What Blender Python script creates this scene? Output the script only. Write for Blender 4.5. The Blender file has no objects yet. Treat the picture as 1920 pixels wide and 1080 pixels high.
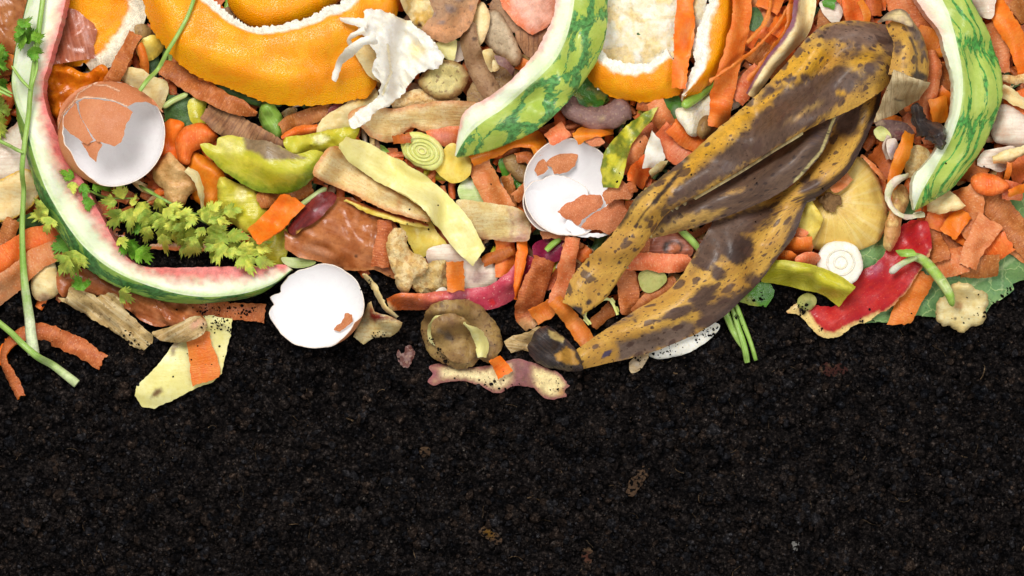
import bpy, bmesh, math, random
import numpy as np
from mathutils import Vector
from mathutils.geometry import delaunay_2d_cdt

# ---------------------------------------------------------------- scene, camera, light
S = bpy.context.scene
C = S.collection
PX = 0.5 / 1920.0          # the frame is half a metre wide; one unit of the plan is 0.26 mm
D = 1.6                    # camera height above the soil

cam_data = bpy.data.cameras.new('camera'); cam = bpy.data.objects.new('camera', cam_data); C.objects.link(cam)
cam.location = (0, 0, D); cam.rotation_euler = (0, 0, 0)
cam_data.sensor_width = 36.0; cam_data.lens = 36.0 * D / 0.5
cam_data.clip_start = 0.05; cam_data.clip_end = 50
S.camera = cam

world = bpy.data.worlds.new('World'); S.world = world; world.use_nodes = True
bgn = world.node_tree.nodes['Background']
bgn.inputs[0].default_value = (1.0, 0.985, 0.96, 1); bgn.inputs[1].default_value = 0.36

def area(name, loc, aim, size, power, col=(1, 1, 1)):
    l = bpy.data.lights.new(name, 'AREA'); l.shape = 'RECTANGLE'; l.size = size[0]; l.size_y = size[1]
    l.energy = power; l.color = col
    o = bpy.data.objects.new(name, l); C.objects.link(o); o.location = loc
    d = Vector(aim) - Vector(loc); o.rotation_euler = d.to_track_quat('-Z', 'Y').to_euler()
    return o
area('softbox_key', (-0.40, 0.72, 1.45), (0, 0.06, 0), (0.62, 0.62), 22.5, (1, 0.98, 0.95))
area('softbox_fill', (0.95, -0.10, 1.35), (0, 0.05, 0), (0.7, 0.7), 9, (0.97, 0.98, 1.0))
S.view_settings.view_transform = 'Standard'; S.view_settings.look = 'None'
S.view_settings.exposure = 0.0; S.view_settings.gamma = 1.0
S.render.engine = 'CYCLES'
S.cycles.max_bounces = 6

# ---------------------------------------------------------------- numbers
def lin(c, k=0.93):
    return tuple(k * ((v / 255 / 12.92) if v / 255 <= 0.04045 else ((v / 255 + 0.055) / 1.055) ** 2.4) for v in c)

def P(s):
    if not isinstance(s, str): return [tuple(map(float, p)) for p in s]
    return [tuple(float(v) for v in p.split(',')) for p in s.split()]

def hash2(ix, iy, seed):
    h = (ix.astype(np.int64) * 374761393 + iy.astype(np.int64) * 668265263 + seed * 1442695041) & 0xffffffff
    h = ((h ^ (h >> 13)) * 1274126177) & 0xffffffff
    h = (h ^ (h >> 16)) & 0xffffffff
    return (h & 0xffffff) / float(0xffffff)

def vnoise(x, y, seed=0):
    x = np.asarray(x, float); y = np.asarray(y, float)
    ix = np.floor(x); iy = np.floor(y); fx = x - ix; fy = y - iy
    fx = fx * fx * (3 - 2 * fx); fy = fy * fy * (3 - 2 * fy)
    a = hash2(ix, iy, seed); b = hash2(ix + 1, iy, seed); c = hash2(ix, iy + 1, seed); d = hash2(ix + 1, iy + 1, seed)
    return (a + (b - a) * fx) * (1 - fy) + (c + (d - c) * fx) * fy

def fbm(x, y, seed=0, oct=3):
    r = 0; a = 1; s = 0
    for i in range(oct):
        r = r + a * (vnoise(x * 2 ** i, y * 2 ** i, seed + 17 * i) - 0.5); s += a; a *= 0.5
    return r / s * 2

def catmull(pts, n, closed=False):
    p = np.array(pts, float)
    m = len(p)
    if closed: q = np.vstack([p[-1], p, p[0], p[1]]); segs = m
    else:
        q = np.vstack([2 * p[0] - p[1], p, 2 * p[-1] - p[-2]]); segs = m - 1
    # arc-length-ish sampling
    L = np.array([np.linalg.norm(q[i + 2][:2] - q[i + 1][:2]) + 1e-6 for i in range(segs)])
    cum = np.concatenate([[0], np.cumsum(L)])
    tt = np.linspace(0, cum[-1], n + (1 if closed else 0))
    if closed: tt = tt[:-1]
    out = []
    for t in tt:
        i = min(int(np.searchsorted(cum, t, 'right')) - 1, segs - 1); u = (t - cum[i]) / L[i]
        a, b, c, d = q[i], q[i + 1], q[i + 2], q[i + 3]
        # centripetal-like damping: limit tangents by local segment length
        l0 = np.linalg.norm((b - a)[:2]) + 1e-6; l1 = L[i]; l2 = np.linalg.norm((d - c)[:2]) + 1e-6
        m1 = l1 * ((b - a) / l0 + (c - b) / l1) / 2; m2 = l1 * ((c - b) / l1 + (d - c) / l2) / 2
        h = u * u
        out.append((2 * h * u - 3 * h + 1) * b + (h * u - 2 * h + u) * m1 + (-2 * h * u + 3 * h) * c + (h * u - h) * m2)
    return np.array(out)

def resample_lin(pts, step):
    p = np.array(pts, float); out = []
    for i in range(len(p)):
        a, b = p[i], p[(i + 1) % len(p)]; n = max(1, int(round(np.linalg.norm(b - a) / step)))
        for k in range(n): out.append(a + (b - a) * k / n)
    return np.array(out)

def inside(px, py, poly):
    poly = np.asarray(poly, float); r = np.zeros(np.shape(px), bool); n = len(poly); j = n - 1
    for i in range(n):
        xi, yi = poly[i][:2]; xj, yj = poly[j][:2]
        if yi != yj:
            r ^= ((yi > py) != (yj > py)) & (px < (xj - xi) * (py - yi) / (yj - yi) + xi)
        j = i
    return r

def dist_poly(px, py, poly, closed=True):
    poly = np.asarray(poly, float); d = np.full(np.shape(px), 1e9); n = len(poly)
    for i in range(n if closed else n - 1):
        x0, y0 = poly[i][:2]; x1, y1 = poly[(i + 1) % n][:2]; dx, dy = x1 - x0, y1 - y0
        L = dx * dx + dy * dy + 1e-9
        t = np.clip(((px - x0) * dx + (py - y0) * dy) / L, 0, 1)
        d = np.minimum(d, np.hypot(px - x0 - t * dx, py - y0 - t * dy))
    return d

# ---------------------------------------------------------------- the height of the heap so far, so each piece lies on the ones below
CELL = 4.0; X0, Y0 = -200.0, -240.0; NX, NY = 590, 380
H = np.zeros((NY, NX))

def samp(A, x, y):
    gx = np.clip((np.asarray(x) - X0) / CELL, 0, NX - 1.01); gy = np.clip((np.asarray(y) - Y0) / CELL, 0, NY - 1.01)
    ix = gx.astype(int); iy = gy.astype(int); fx = gx - ix; fy = gy - iy
    return (A[iy, ix] * (1 - fx) + A[iy, ix + 1] * fx) * (1 - fy) + (A[iy + 1, ix] * (1 - fx) + A[iy + 1, ix + 1] * fx) * fy

def rest(x, y, r, soft=1.0):
    """smooth surface just above the heap under the footprint"""
    x = np.asarray(x); y = np.asarray(y); m = 2 * r + 4
    a0 = int(max(0, (y.min() - Y0) / CELL - m)); a1 = int(min(NY, (y.max() - Y0) / CELL + m + 2))
    b0 = int(max(0, (x.min() - X0) / CELL - m)); b1 = int(min(NX, (x.max() - X0) / CELL + m + 2))
    A = H[a0:a1, b0:b1].copy()
    foot = np.zeros_like(A, bool)
    gy = np.clip(((y - Y0) / CELL - a0).astype(int), 0, A.shape[0] - 1); gx = np.clip(((x - X0) / CELL - b0).astype(int), 0, A.shape[1] - 1)
    foot[gy, gx] = True
    f = foot.copy()
    for k in range(2):
        f[1:] |= f[:-1]; f[:-1] |= f[1:]; f[:, 1:] |= f[:, :-1]; f[:, :-1] |= f[:, 1:]
    A[~f] = np.minimum(A[~f], np.median(A[f]))
    B = A.copy()
    for k in range(r):
        C_ = B.copy()
        C_[1:] = np.maximum(C_[1:], B[:-1]); C_[:-1] = np.maximum(C_[:-1], B[1:]); B2 = C_.copy()
        B2[:, 1:] = np.maximum(B2[:, 1:], C_[:, :-1]); B2[:, :-1] = np.maximum(B2[:, :-1], C_[:, 1:]); B = B2
    n = max(1, int(r * soft) + 1)
    for k in range(n * 2):
        Q = np.pad(B, 1, mode='edge')
        B = (Q[1:-1, 1:-1] * 2 + Q[:-2, 1:-1] + Q[2:, 1:-1] + Q[1:-1, :-2] + Q[1:-1, 2:]) / 6
    full = np.zeros_like(H); full[a0:a1, b0:b1] = B
    return samp(full, x, y)

def splat(x, y, z):
    gx = ((np.asarray(x).ravel() - X0) / CELL).astype(int); gy = ((np.asarray(y).ravel() - Y0) / CELL).astype(int); z = np.asarray(z).ravel()
    for dx in (0, 1):
        for dy in (0, 1):
            ax = gx + dx; ay = gy + dy; ok = (ax >= 0) & (ay >= 0) & (ax < NX) & (ay < NY)
            np.maximum.at(H, (ay[ok], ax[ok]), z[ok])

# ---------------------------------------------------------------- objects
ROOTS = {}
def tag(o, label, cat, group=None, kind=None):
    if label: o['label'] = label
    if cat: o['category'] = cat
    if group: o['group'] = group
    if kind: o['kind'] = kind
    return o

def wpt(x, y, z, k=None):
    if k is None: k = (D - z * PX) / D
    return ((x - 960) * PX * k, -(y - 540) * PX * k, z * PX)

def thing(name, label, cat, x, y, z=None, group=None):
    if z is None: z = float(samp(H, x, y))
    o = bpy.data.objects.new(name, None); o.empty_display_size = 0.01; C.objects.link(o)
    k = (D - (z + 12) * PX) / D
    o.location = wpt(x, y, z, k); ROOTS[o.name] = k
    return tag(o, label, cat, group)

def link_mesh(name, V, faces, uvs, paint, mats, fmat, parent=None, sharp=55):
    """V in plan units (x right, y down, z up); faces index V; uvs, paint per vertex"""
    V = np.asarray(V, float)
    zc = float(V[:, 2].mean())
    if parent is not None: k = ROOTS[parent.name]; org = Vector(parent.location)
    else: k = (D - zc * PX) / D
    cx, cy = float(V[:, 0].mean()), float(V[:, 1].mean()); zb = float(V[:, 2].min())
    loc = Vector(wpt(cx, cy, zb, k))
    co = np.empty_like(V); co[:, 0] = (V[:, 0] - cx) * PX; co[:, 1] = -(V[:, 1] - cy) * PX; co[:, 2] = (V[:, 2] - zb) * PX
    if parent is None: pass
    me = bpy.data.meshes.new(name)
    me.from_pydata(co.tolist(), [], [tuple(int(i) for i in f) for f in faces])
    nl = len(me.loops); vi = np.empty(nl, dtype=np.int32); me.loops.foreach_get('vertex_index', vi)
    uvl = me.uv_layers.new(name='UVMap'); uv = np.asarray(uvs, float)[vi] * 0.01
    uvl.data.foreach_set('uv', uv.astype(np.float32).ravel())
    at = me.color_attributes.new('paint', 'FLOAT_COLOR', 'POINT'); at.data.foreach_set('color', np.asarray(paint, np.float32).ravel())
    for m in mats: me.materials.append(m)
    me.polygons.foreach_set('material_index', np.asarray(fmat, np.int32))
    me.polygons.foreach_set('use_smooth', np.ones(len(me.polygons), bool))
    me.validate()
    bm = bmesh.new(); bm.from_mesh(me); bmesh.ops.recalc_face_normals(bm, faces=bm.faces); bm.to_mesh(me); bm.free(); me.update()
    if sharp: me.set_sharp_from_angle(angle=math.radians(sharp))
    o = bpy.data.objects.new(name, me); C.objects.link(o)
    if parent is not None:
        o.parent = parent; o.location = loc - org
        if parent.parent: o.location = loc - (org + Vector(parent.parent.location))
    else: o.location = loc
    ROOTS[o.name] = k
    return o

def do_paint(paints, x, y, s, t, edge, seed=0):
    """paints: list of strokes of pigment or painted highlight; returns rgba per vertex (plan coordinates, fixed to the piece)"""
    n = len(x); rgb = np.zeros((n, 3)); a = np.zeros(n)
    for p in paints or []:
        k = p[0]
        if k == 'e':
            _, cx, cy, rx, ry, ang, col, st, soft = p; c, s_ = math.cos(math.radians(ang)), math.sin(math.radians(ang))
            dx, dy = x - cx, y - cy; d = np.hypot((dx * c + dy * s_) / rx, (-dx * s_ + dy * c) / ry)
            d = d + 0.35 * fbm(x / (0.6 * max(rx, ry) + 3), y / (0.6 * max(rx, ry) + 3), seed + int(cx), 2)
            m = np.clip((1 - d) / soft, 0, 1) * st
        elif k == 'p':
            _, pts, col, st, soft = p; q = P(pts); d = dist_poly(x, y, q); d = np.where(inside(x, y, q), d, -d)
            d = d + soft * 0.8 * fbm(x / 9, y / 9, seed + 5, 2); m = np.clip(0.5 + d / max(soft, 1e-3) / 2, 0, 1) * st
        elif k == 'l':
            _, pts, w, col, st = p; d = dist_poly(x, y, P(pts), False); m = np.clip(1.5 - d / w, 0, 1) * st
        elif k == 'edge':
            _, w, col, st = p; m = np.clip(1.3 - (edge + w * 0.5 * fbm(x / 8, y / 8, seed + 9, 2)) / w, 0, 1) * st
        elif k == 'n':
            _, sc, thr, col, st = p; m = np.clip((fbm(x / sc, y / sc, seed + 31, 3) - thr) * 6, 0, 1) * st
        elif k == 's':       # across the section: s between lo and hi
            _, lo, hi, col, st, soft = p; ss = s + soft * 0.7 * fbm(x / 14, y / 14, seed + 3, 3)
            m = np.clip((ss - lo) / soft + .5, 0, 1) * np.clip((hi - ss) / soft + .5, 0, 1) * st
        elif k == 't':
            _, lo, hi, col, st, soft = p; tt = t + soft * 0.5 * fbm(x / 14, y / 14, seed + 3, 2)
            m = np.clip((tt - lo) / soft + .5, 0, 1) * np.clip((hi - tt) / soft + .5, 0, 1) * st
        col = np.array(lin(col))
        na = a + m * (1 - a); w = np.where(na > 1e-6, m / np.maximum(na, 1e-6), 0)[:, None]
        rgb = rgb * (1 - w) + col * w; a = na
    return np.column_stack([rgb, a])

SEED = [100]
def grid_piece(name, X, Y, Z, th, mats, parent=None, paints=None, stiff=3, lift=0.0, matfun=None, flatbottom=False, put=None, drape=True, underpaint=True, sharp=55, vis=True):
    """X,Y,Z: [N along, M across] top surface of a piece; gets a thickness, a rest height and its materials"""
    SEED[0] += 1; seed = SEED[0]
    N, M = X.shape
    if drape is True: base = rest(X.ravel(), Y.ravel(), stiff).reshape(N, M)
    elif drape is False: base = np.full((N, M), put if put is not None else float(np.percentile(samp(H, X, Y), 85)))
    else: base = np.full((N, M), float(drape))
    T = base + lift + Z + th
    Bm = (base + lift + np.minimum(0.0, Z)) if flatbottom else T - th
    if flatbottom: Bm = np.minimum(T - 0.6, np.maximum(Bm, T - th - 60))
    if vis: splat(X, Y, T)
    top = np.column_stack([X.ravel(), Y.ravel(), T.ravel()])
    # bottom pushed along the section normal, roughly
    gx = np.gradient(T, axis=0); gy = np.gradient(T, axis=1)
    tx = np.gradient(X, axis=0); ty = np.gradient(Y, axis=0); sx = np.gradient(X, axis=1); sy = np.gradient(Y, axis=1)
    nx = ty * gy - gx * sy; ny = gx * sx - tx * gy; nz = tx * sy - ty * sx
    L = np.sqrt(nx ** 2 + ny ** 2 + nz ** 2) + 1e-9; sg = np.sign(np.where(nz == 0, 1, nz)); nx *= sg / L; ny *= sg / L; nz = np.abs(nz) / L
    if flatbottom: bot = np.column_stack([X.ravel(), Y.ravel(), Bm.ravel()])
    else: bot = np.column_stack([(X - nx * th).ravel(), (Y - ny * th).ravel(), (T - nz * th).ravel()])
    V = np.vstack([top, bot]); n = N * M
    du = np.hypot(np.diff(X, axis=0), np.diff(Y, axis=0)); dv = np.sqrt(np.diff(X, axis=1) ** 2 + np.diff(Y, axis=1) ** 2 + np.diff(T, axis=1) ** 2)
    U = np.vstack([np.zeros((1, M)), np.cumsum(du.mean(1, keepdims=True).repeat(M, 1), 0)]); Wv = np.hstack([np.zeros((N, 1)), np.cumsum(dv, 1)])
    off = (seed * 37.7) % 1000
    uv = np.column_stack([U.ravel() + off, Wv.ravel() + off * 1.3]); uv = np.vstack([uv, uv])
    s = (np.linspace(0, 1, M)[None, :] * np.ones((N, 1))).ravel(); t = (np.linspace(0, 1, N)[:, None] * np.ones((1, M))).ravel()
    wd = (Wv[:, -1:] * np.ones((1, M))).ravel(); ln = U[-1].mean()
    edge = np.minimum.reduce([s * wd, (1 - s) * wd, t * ln, (1 - t) * ln])
    pa = do_paint(paints, X.ravel(), Y.ravel(), s, t, edge, seed)
    pb = pa.copy()
    if not underpaint: pb[:, 3] = 0
    pa = np.vstack([pa, pb])
    flip = (tx * sy - ty * sx).mean() > 0     # y is down in the plan
    idx = np.arange(n).reshape(N, M)
    a = idx[:-1, :-1].ravel(); b = idx[1:, :-1].ravel(); c = idx[1:, 1:].ravel(); d = idx[:-1, 1:].ravel()
    q = np.column_stack([a, d, c, b]) if flip else np.column_stack([a, b, c, d])
    faces = q.tolist(); sm = ((s.reshape(N, M)[:-1, :-1] + s.reshape(N, M)[1:, 1:]) / 2).ravel()
    fm = (matfun(sm) if matfun else np.zeros(len(q), int)).tolist()
    faces += (q[:, ::-1] + n).tolist(); fm += (matfun(sm).tolist() if (matfun and flatbottom) else [min(1, len(mats) - 1)] * len(q))
    ring = list(idx[0, :]) + list(idx[1:, -1]) + list(idx[-1, -2::-1]) + list(idx[-2:0:-1, 0])
    sr = s[ring]; k = len(ring)
    for i in range(k):
        p_, q_ = ring[i], ring[(i + 1) % k]
        f = [p_, q_, q_ + n, p_ + n]
        faces.append(f[::-1] if not flip else f)
        fm.append(int(matfun(np.array([sr[i]]))[0]) if matfun else min(2, len(mats) - 1))
    return link_mesh(name, V, faces, uv, pa, mats, fm, parent, sharp)

def ribbon(name, mats, w, pts, th=3.4, curl=None, roll=None, jag=1.5, wav=2.4, parent=None, paints=None, stiff=3, lift=0.0, step=4.0, M=9, taper=(1, 1), cut=(0, 0), drape=True, gullied=0.0, **kw):
    SEED[0] += 1; rnd = random.Random(SEED[0] * 7 + 1); sd = SEED[0]
    p = P(pts); w = list(w) if isinstance(w, (list, tuple)) else [w] * len(p)
    if len(w) < len(p): w = list(np.interp(np.linspace(0, 1, len(p)), np.linspace(0, 1, len(w)), w))
    rl = list(roll) if roll is not None else [0] * len(p)
    if len(rl) < len(p): rl = list(np.interp(np.linspace(0, 1, len(p)), np.linspace(0, 1, len(rl)), rl))
    L = sum(math.dist(p[i], p[i + 1]) for i in range(len(p) - 1)); N = max(6, int(L / step))
    q = catmull([(a[0], a[1], ww, r) for a, ww, r in zip(p, w, rl)], N)
    c = q[:, :2]; tg = np.gradient(c, axis=0); tg /= np.linalg.norm(tg, axis=1, keepdims=True) + 1e-9; nn = np.column_stack([-tg[:, 1], tg[:, 0]])
    hw = np.maximum(q[:, 2] / 2, 0.8)
    tt = np.linspace(0, 1, N)
    if taper[0] < 1: hw = hw * np.clip(taper[0] + (1 - taper[0]) * tt * L / 30, 0, 1)
    if taper[1] < 1: hw = hw * np.clip(taper[1] + (1 - taper[1]) * (1 - tt) * L / 30, 0, 1)
    v = np.linspace(-1, 1, M)
    X = np.zeros((N, M)); Y = np.zeros((N, M)); Z = np.zeros((N, M))
    if curl is None: curl = rnd.uniform(1.5, 6) * min(1, np.mean(hw) / 14)
    ro = np.radians(q[:, 3])
    for j, vv in enumerate(v):
        jl = jag * fbm(tt * L / 5.0, np.full(N, 3.3 * np.sign(vv)), sd, 3) * 1.6 * abs(vv) ** 3 + 1.8 * jag * fbm(tt * L / 28.0, np.full(N, 7.3 * np.sign(vv)), sd + 1, 2) * abs(vv) ** 2
        s = vv * hw + jl * np.sign(vv)
        arch = curl * (1 - vv * vv)
        lat = s * np.cos(ro) - arch * np.sin(ro); up = s * np.sin(ro) + arch * np.cos(ro) + np.abs(np.sin(ro)) * hw
        ej = 0
        X[:, j] = c[:, 0] + nn[:, 0] * lat; Y[:, j] = c[:, 1] + nn[:, 1] * lat; Z[:, j] = up
        for e, (k0, sg) in enumerate(((0, -1), (N - 1, 1))):
            dx = sg * (cut[e] * vv * hw[k0] + jag * 2.2 * fbm(np.array([vv * hw[k0] / 5.0]), np.array([e * 9.1]), sd + 4, 3)[0])
            m = 3 if abs(cut[e]) < .6 else 7
            for i in range(m):
                ii = i if e == 0 else N - 1 - i; f = 1 - i / m
                X[ii, j] += tg[k0, 0] * dx * f; Y[ii, j] += tg[k0, 1] * dx * f
    Z = Z + wav * (fbm(X / 38, Y / 38, sd + 8, 2) + 1) + 0.5 * fbm(X / 9, Y / 9, sd + 12, 2)
    return grid_piece(name, X, Y, Z, th, mats, parent, paints, stiff, lift, drape=drape, **kw)

def loft(name, mats, rails, zs, per=6, step=4.5, th=4, parent=None, paints=None, stiff=5, lift=0.0, wav=1.0, jag=0.8, lin_across=False, zpts=None, **kw):
    """a surface through two or more edge curves; zs = height of each curve (number or list along it)"""
    SEED[0] += 1; sd = SEED[0]
    R = [P(r) for r in rails]; L = max(sum(math.dist(r[i], r[i + 1]) for i in range(len(r) - 1)) for r in R); N = int(L / step)
    Q = []
    for r, z in zip(R, zs):
        z = list(z) if isinstance(z, (list, tuple)) else [z] * len(r)
        if len(z) != len(r): z = list(np.interp(np.linspace(0, 1, len(r)), np.linspace(0, 1, len(z)), z))
        m = len(r); q = np.array([(a[0], a[1], zz) for a, zz in zip(r, z)], float)
        # sample by control index so that the rails stay in step
        u = np.linspace(0, m - 1, N); out = []
        e = np.vstack([2 * q[0] - q[1], q, 2 * q[-1] - q[-2]])
        for t in u:
            i = min(int(t), m - 2); f = t - i; a, b, c, d = e[i], e[i + 1], e[i + 2], e[i + 3]
            out.append(0.5 * (2 * b + (c - a) * f + (2 * a - 5 * b + 4 * c - d) * f * f + (3 * b - a - 3 * c + d) * f ** 3))
        Q.append(np.array(out))
    K = len(Q); cols = []
    for k in range(K - 1):
        a = Q[max(k - 1, 0)] if k > 0 else 2 * Q[0] - Q[1]; b = Q[k]; c = Q[k + 1]; d = Q[k + 2] if k + 2 < K else 2 * Q[-1] - Q[-2]
        for i in range(per):
            f = i / per
            cols.append(b + (c - b) * f if lin_across else 0.5 * (2 * b + (c - a) * f + (2 * a - 5 * b + 4 * c - d) * f * f + (3 * b - a - 3 * c + d) * f ** 3))
    cols.append(Q[-1]); G = np.stack(cols, 1)
    X, Y, Z = G[..., 0].copy(), G[..., 1].copy(), G[..., 2].copy()
    for j, sg in ((0, 1), (-1, -1)):
        k2 = 1 if j == 0 else -2
        dx = X[:, j] - X[:, k2]; dy = Y[:, j] - Y[:, k2]; l = np.hypot(dx, dy) + 1e-6
        jj = jag * fbm(np.arange(N) * step / 6, np.full(N, j * 5.5), sd, 3) * 2
        X[:, j] += dx / l * jj; Y[:, j] += dy / l * jj
    Z = Z + wav * fbm(X / 40, Y / 40, sd + 8, 2) + wav * 0.3 * fbm(X / 10, Y / 10, sd + 9, 2)
    return grid_piece(name, X, Y, Z, th, mats, parent, paints, stiff, lift, **kw)

def sheet(name, mats, outline, th=4, dome=0.0, dome_r=25.0, tilt=(0, 0), nz=(1.5, 30), grain=0, jag=0.8, smooth=True, parent=None, paints=None, zf=None, stiff=4, lift=0.0, sp=5.0, creases=None, drape=True, put=None, bottom_paint=False, sharp=55, vis=True, polar=None):
    SEED[0] += 1; sd = SEED[0]
    o = P(outline); per = sum(math.dist(o[i], o[(i + 1) % len(o)]) for i in range(len(o)))
    b = catmull(o, max(12, int(per / (sp * 0.8))), True) if smooth else resample_lin(o, sp * 0.8)
    nb = len(b); tg = np.roll(b, -1, 0) - np.roll(b, 1, 0); tg /= np.linalg.norm(tg, axis=1, keepdims=True) + 1e-9
    k = np.arange(nb) * sp * 0.8
    j = jag * (fbm(b[:, 0] / 5, b[:, 1] / 5, sd, 2) * 1.5 + fbm(b[:, 0] / 22, b[:, 1] / 22, sd + 1, 2) * 2.5)
    b = b + np.column_stack([-tg[:, 1], tg[:, 0]]) * j[:, None]
    xs = np.arange(b[:, 0].min(), b[:, 0].max(), sp); ys = np.arange(b[:, 1].min(), b[:, 1].max(), sp * 0.87)
    gx, gy = np.meshgrid(xs, ys); gx = gx + (np.arange(len(ys)) % 2)[:, None] * sp / 2
    gx = gx.ravel() + (hash2(np.arange(gx.size), np.arange(gx.size) * 3, sd) - .5) * sp * 0.3; gy = gy.ravel()
    ok = inside(gx, gy, b); gx, gy = gx[ok], gy[ok]; ok = dist_poly(gx, gy, b) > sp * 0.55; gx, gy = gx[ok], gy[ok]
    pts = [Vector((float(x), float(y))) for x, y in np.vstack([b, np.column_stack([gx, gy])])]
    vo, eo, fo, _, _, _ = delaunay_2d_cdt(pts, [], [list(range(nb))], 1, 1e-4)
    v = np.array([(p.x, p.y) for p in vo]); F = [list(f) for f in fo]
    x, y = v[:, 0], v[:, 1]; de = dist_poly(x, y, b)
    z = np.zeros(len(x))
    if th <= 5.6 and dome > 0: dome_r = dome_r * 1.5; dome = min(dome, .24 * dome_r)
    if dome: t = np.clip(de / dome_r, 0, 1); z += dome * (1 - (1 - t) ** 2)
    z += tilt[0] * (x - x.min()) + tilt[1] * (y - y.min())
    if nz and len(nz) == 2: z += nz[0] * (fbm(x / nz[1], y / nz[1], sd + 2, 3) + .3)
    elif nz:       # crisp folds, as in dry skins, stretched along nz[2] degrees
        ca, sa = math.cos(math.radians(nz[2])), math.sin(math.radians(nz[2])); u_ = (x * ca + y * sa) / (nz[1] * 2.6); v_ = (-x * sa + y * ca) / nz[1]
        z += nz[0] * (1 - 2.2 * np.abs(fbm(u_, v_, sd + 2, 2)) + .35 * (1 - 2 * np.abs(fbm(u_ * 2.3, v_ * 2.3, sd + 3, 2))))
    for cr in creases or []:
        d = dist_poly(x, y, P(cr[0]), False); z -= cr[1] * np.exp(-(d / cr[2]) ** 2)
    if zf: z = z + zf(x, y)
    base = rest(x, y, stiff) if drape is True else np.full(len(x), put if put is not None else (float(drape) if drape is not False else float(np.percentile(samp(H, x, y), 85))))
    T = base + lift + z + th
    if vis: splat(x, y, T)
    n = len(x); V = np.vstack([np.column_stack([x, y, T]), np.column_stack([x, y, T - th])])
    c, s_ = math.cos(math.radians(grain)), math.sin(math.radians(grain)); off = (sd * 37.7) % 1000
    uv = np.column_stack([x * c + y * s_ + off, -x * s_ + y * c + off * 1.3])
    if polar: uv = np.column_stack([np.hypot(x - polar[0], y - polar[1]), np.arctan2(y - polar[1], x - polar[0]) * polar[2]])
    uv = np.vstack([uv, uv])
    pa = do_paint(paints, x, y, np.zeros(n), np.zeros(n), de, sd); pb = pa.copy()
    if not bottom_paint: pb[:, 3] *= 0
    faces = []; fm = []; cnt = {}
    for f in F:
        a = sum(x[f[i]] * y[f[(i + 1) % len(f)]] - x[f[(i + 1) % len(f)]] * y[f[i]] for i in range(len(f)))
        if a > 0: f = f[::-1]
        faces.append(f); fm.append(0)
        for i in range(len(f)): cnt[(f[i], f[(i + 1) % len(f)])] = 1
    for f in list(faces): faces.append([i + n for i in f[::-1]]); fm.append(min(1, len(mats) - 1))
    for (a, b2) in list(cnt):
        if (b2, a) not in cnt: faces.append([b2, a, a + n, b2 + n]); fm.append(min(2, len(mats) - 1))
    return link_mesh(name, V, faces, uv, np.vstack([pa, pb]), mats, fm, parent, sharp)

def tube(name, mats, r, pts, zs=None, parent=None, paints=None, seg=12, step=4.0, flat=1.0, stiff=3, lift=0.0, bump=(0, 10), ends=(0.35, 0.35), drape=True, groove=0.0, sharp=60):
    """a round or ridged stalk through points; r = radius (number or list)"""
    SEED[0] += 1; sd = SEED[0]
    p = P(pts); r = list(r) if isinstance(r, (list, tuple)) else [r] * len(p)
    if len(r) != len(p): r = list(np.interp(np.linspace(0, 1, len(p)), np.linspace(0, 1, len(r)), r))
    zs = list(zs) if zs is not None else [0] * len(p)
    L = sum(math.dist(p[i], p[i + 1]) for i in range(len(p) - 1)); N = max(6, int(L / step))
    q = catmull([(a[0], a[1], rr, z) for a, rr, z in zip(p, r, zs)], N)
    c = q[:, :2]; tg = np.gradient(c, axis=0); tg /= np.linalg.norm(tg, axis=1, keepdims=True) + 1e-9; nn = np.column_stack([-tg[:, 1], tg[:, 0]])
    rr = q[:, 2].copy(); m = 3
    for i in range(m):
        f0 = ends[0] + (1 - ends[0]) * math.sqrt(1 - (1 - i / m) ** 2); f1 = ends[1] + (1 - ends[1]) * math.sqrt(1 - (1 - i / m) ** 2)
        rr[i] *= f0; rr[N - 1 - i] *= f1
    base = rest(c[:, 0], c[:, 1], stiff) if drape is True else np.full(N, float(drape))
    zc = base + lift + q[:, 3] + q[:, 2] * flat
    V = []; uv = []; U = np.arange(N) * step
    for j in range(seg):
        a = 2 * math.pi * j / seg; g = 1 - groove * (j % 2)
        b = 1 + (bump[0] * fbm(U / bump[1], np.full(N, 5.0 * math.cos(a)), sd, 2) if bump[0] else 0)
        lx = rr * math.cos(a) * g * b; lz = rr * math.sin(a) * flat * g * b
        V.append(np.column_stack([c[:, 0] + nn[:, 0] * lx, c[:, 1] + nn[:, 1] * lx, zc + lz])); uv.append(np.column_stack([U, np.full(N, a * q[:, 2].mean())]))
    V = np.stack(V, 1).reshape(-1, 3); uv = np.stack(uv, 1).reshape(-1, 2) + (sd * 37.7) % 1000
    splat(c[:, 0], c[:, 1], zc + rr * flat)
    idx = np.arange(N * seg).reshape(N, seg); faces = []
    for j in range(seg):
        k = (j + 1) % seg
        a, b, c_, d = idx[:-1, j], idx[1:, j], idx[1:, k], idx[:-1, k]
        faces += np.column_stack([a, b, c_, d]).tolist()
    faces.append(idx[0, :].tolist()); faces.append(idx[-1, ::-1].tolist())
    t = (np.linspace(0, 1, N)[:, None] * np.ones((1, seg))).ravel()
    pa = do_paint(paints, V[:, 0], V[:, 1], np.zeros(len(V)), t, np.full(len(V), 99.), sd)
    fm = [0] * (len(faces) - 2) + [min(1, len(mats) - 1)] * 2
    return link_mesh(name, V, faces, uv, pa, mats, fm, parent, sharp)
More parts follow.
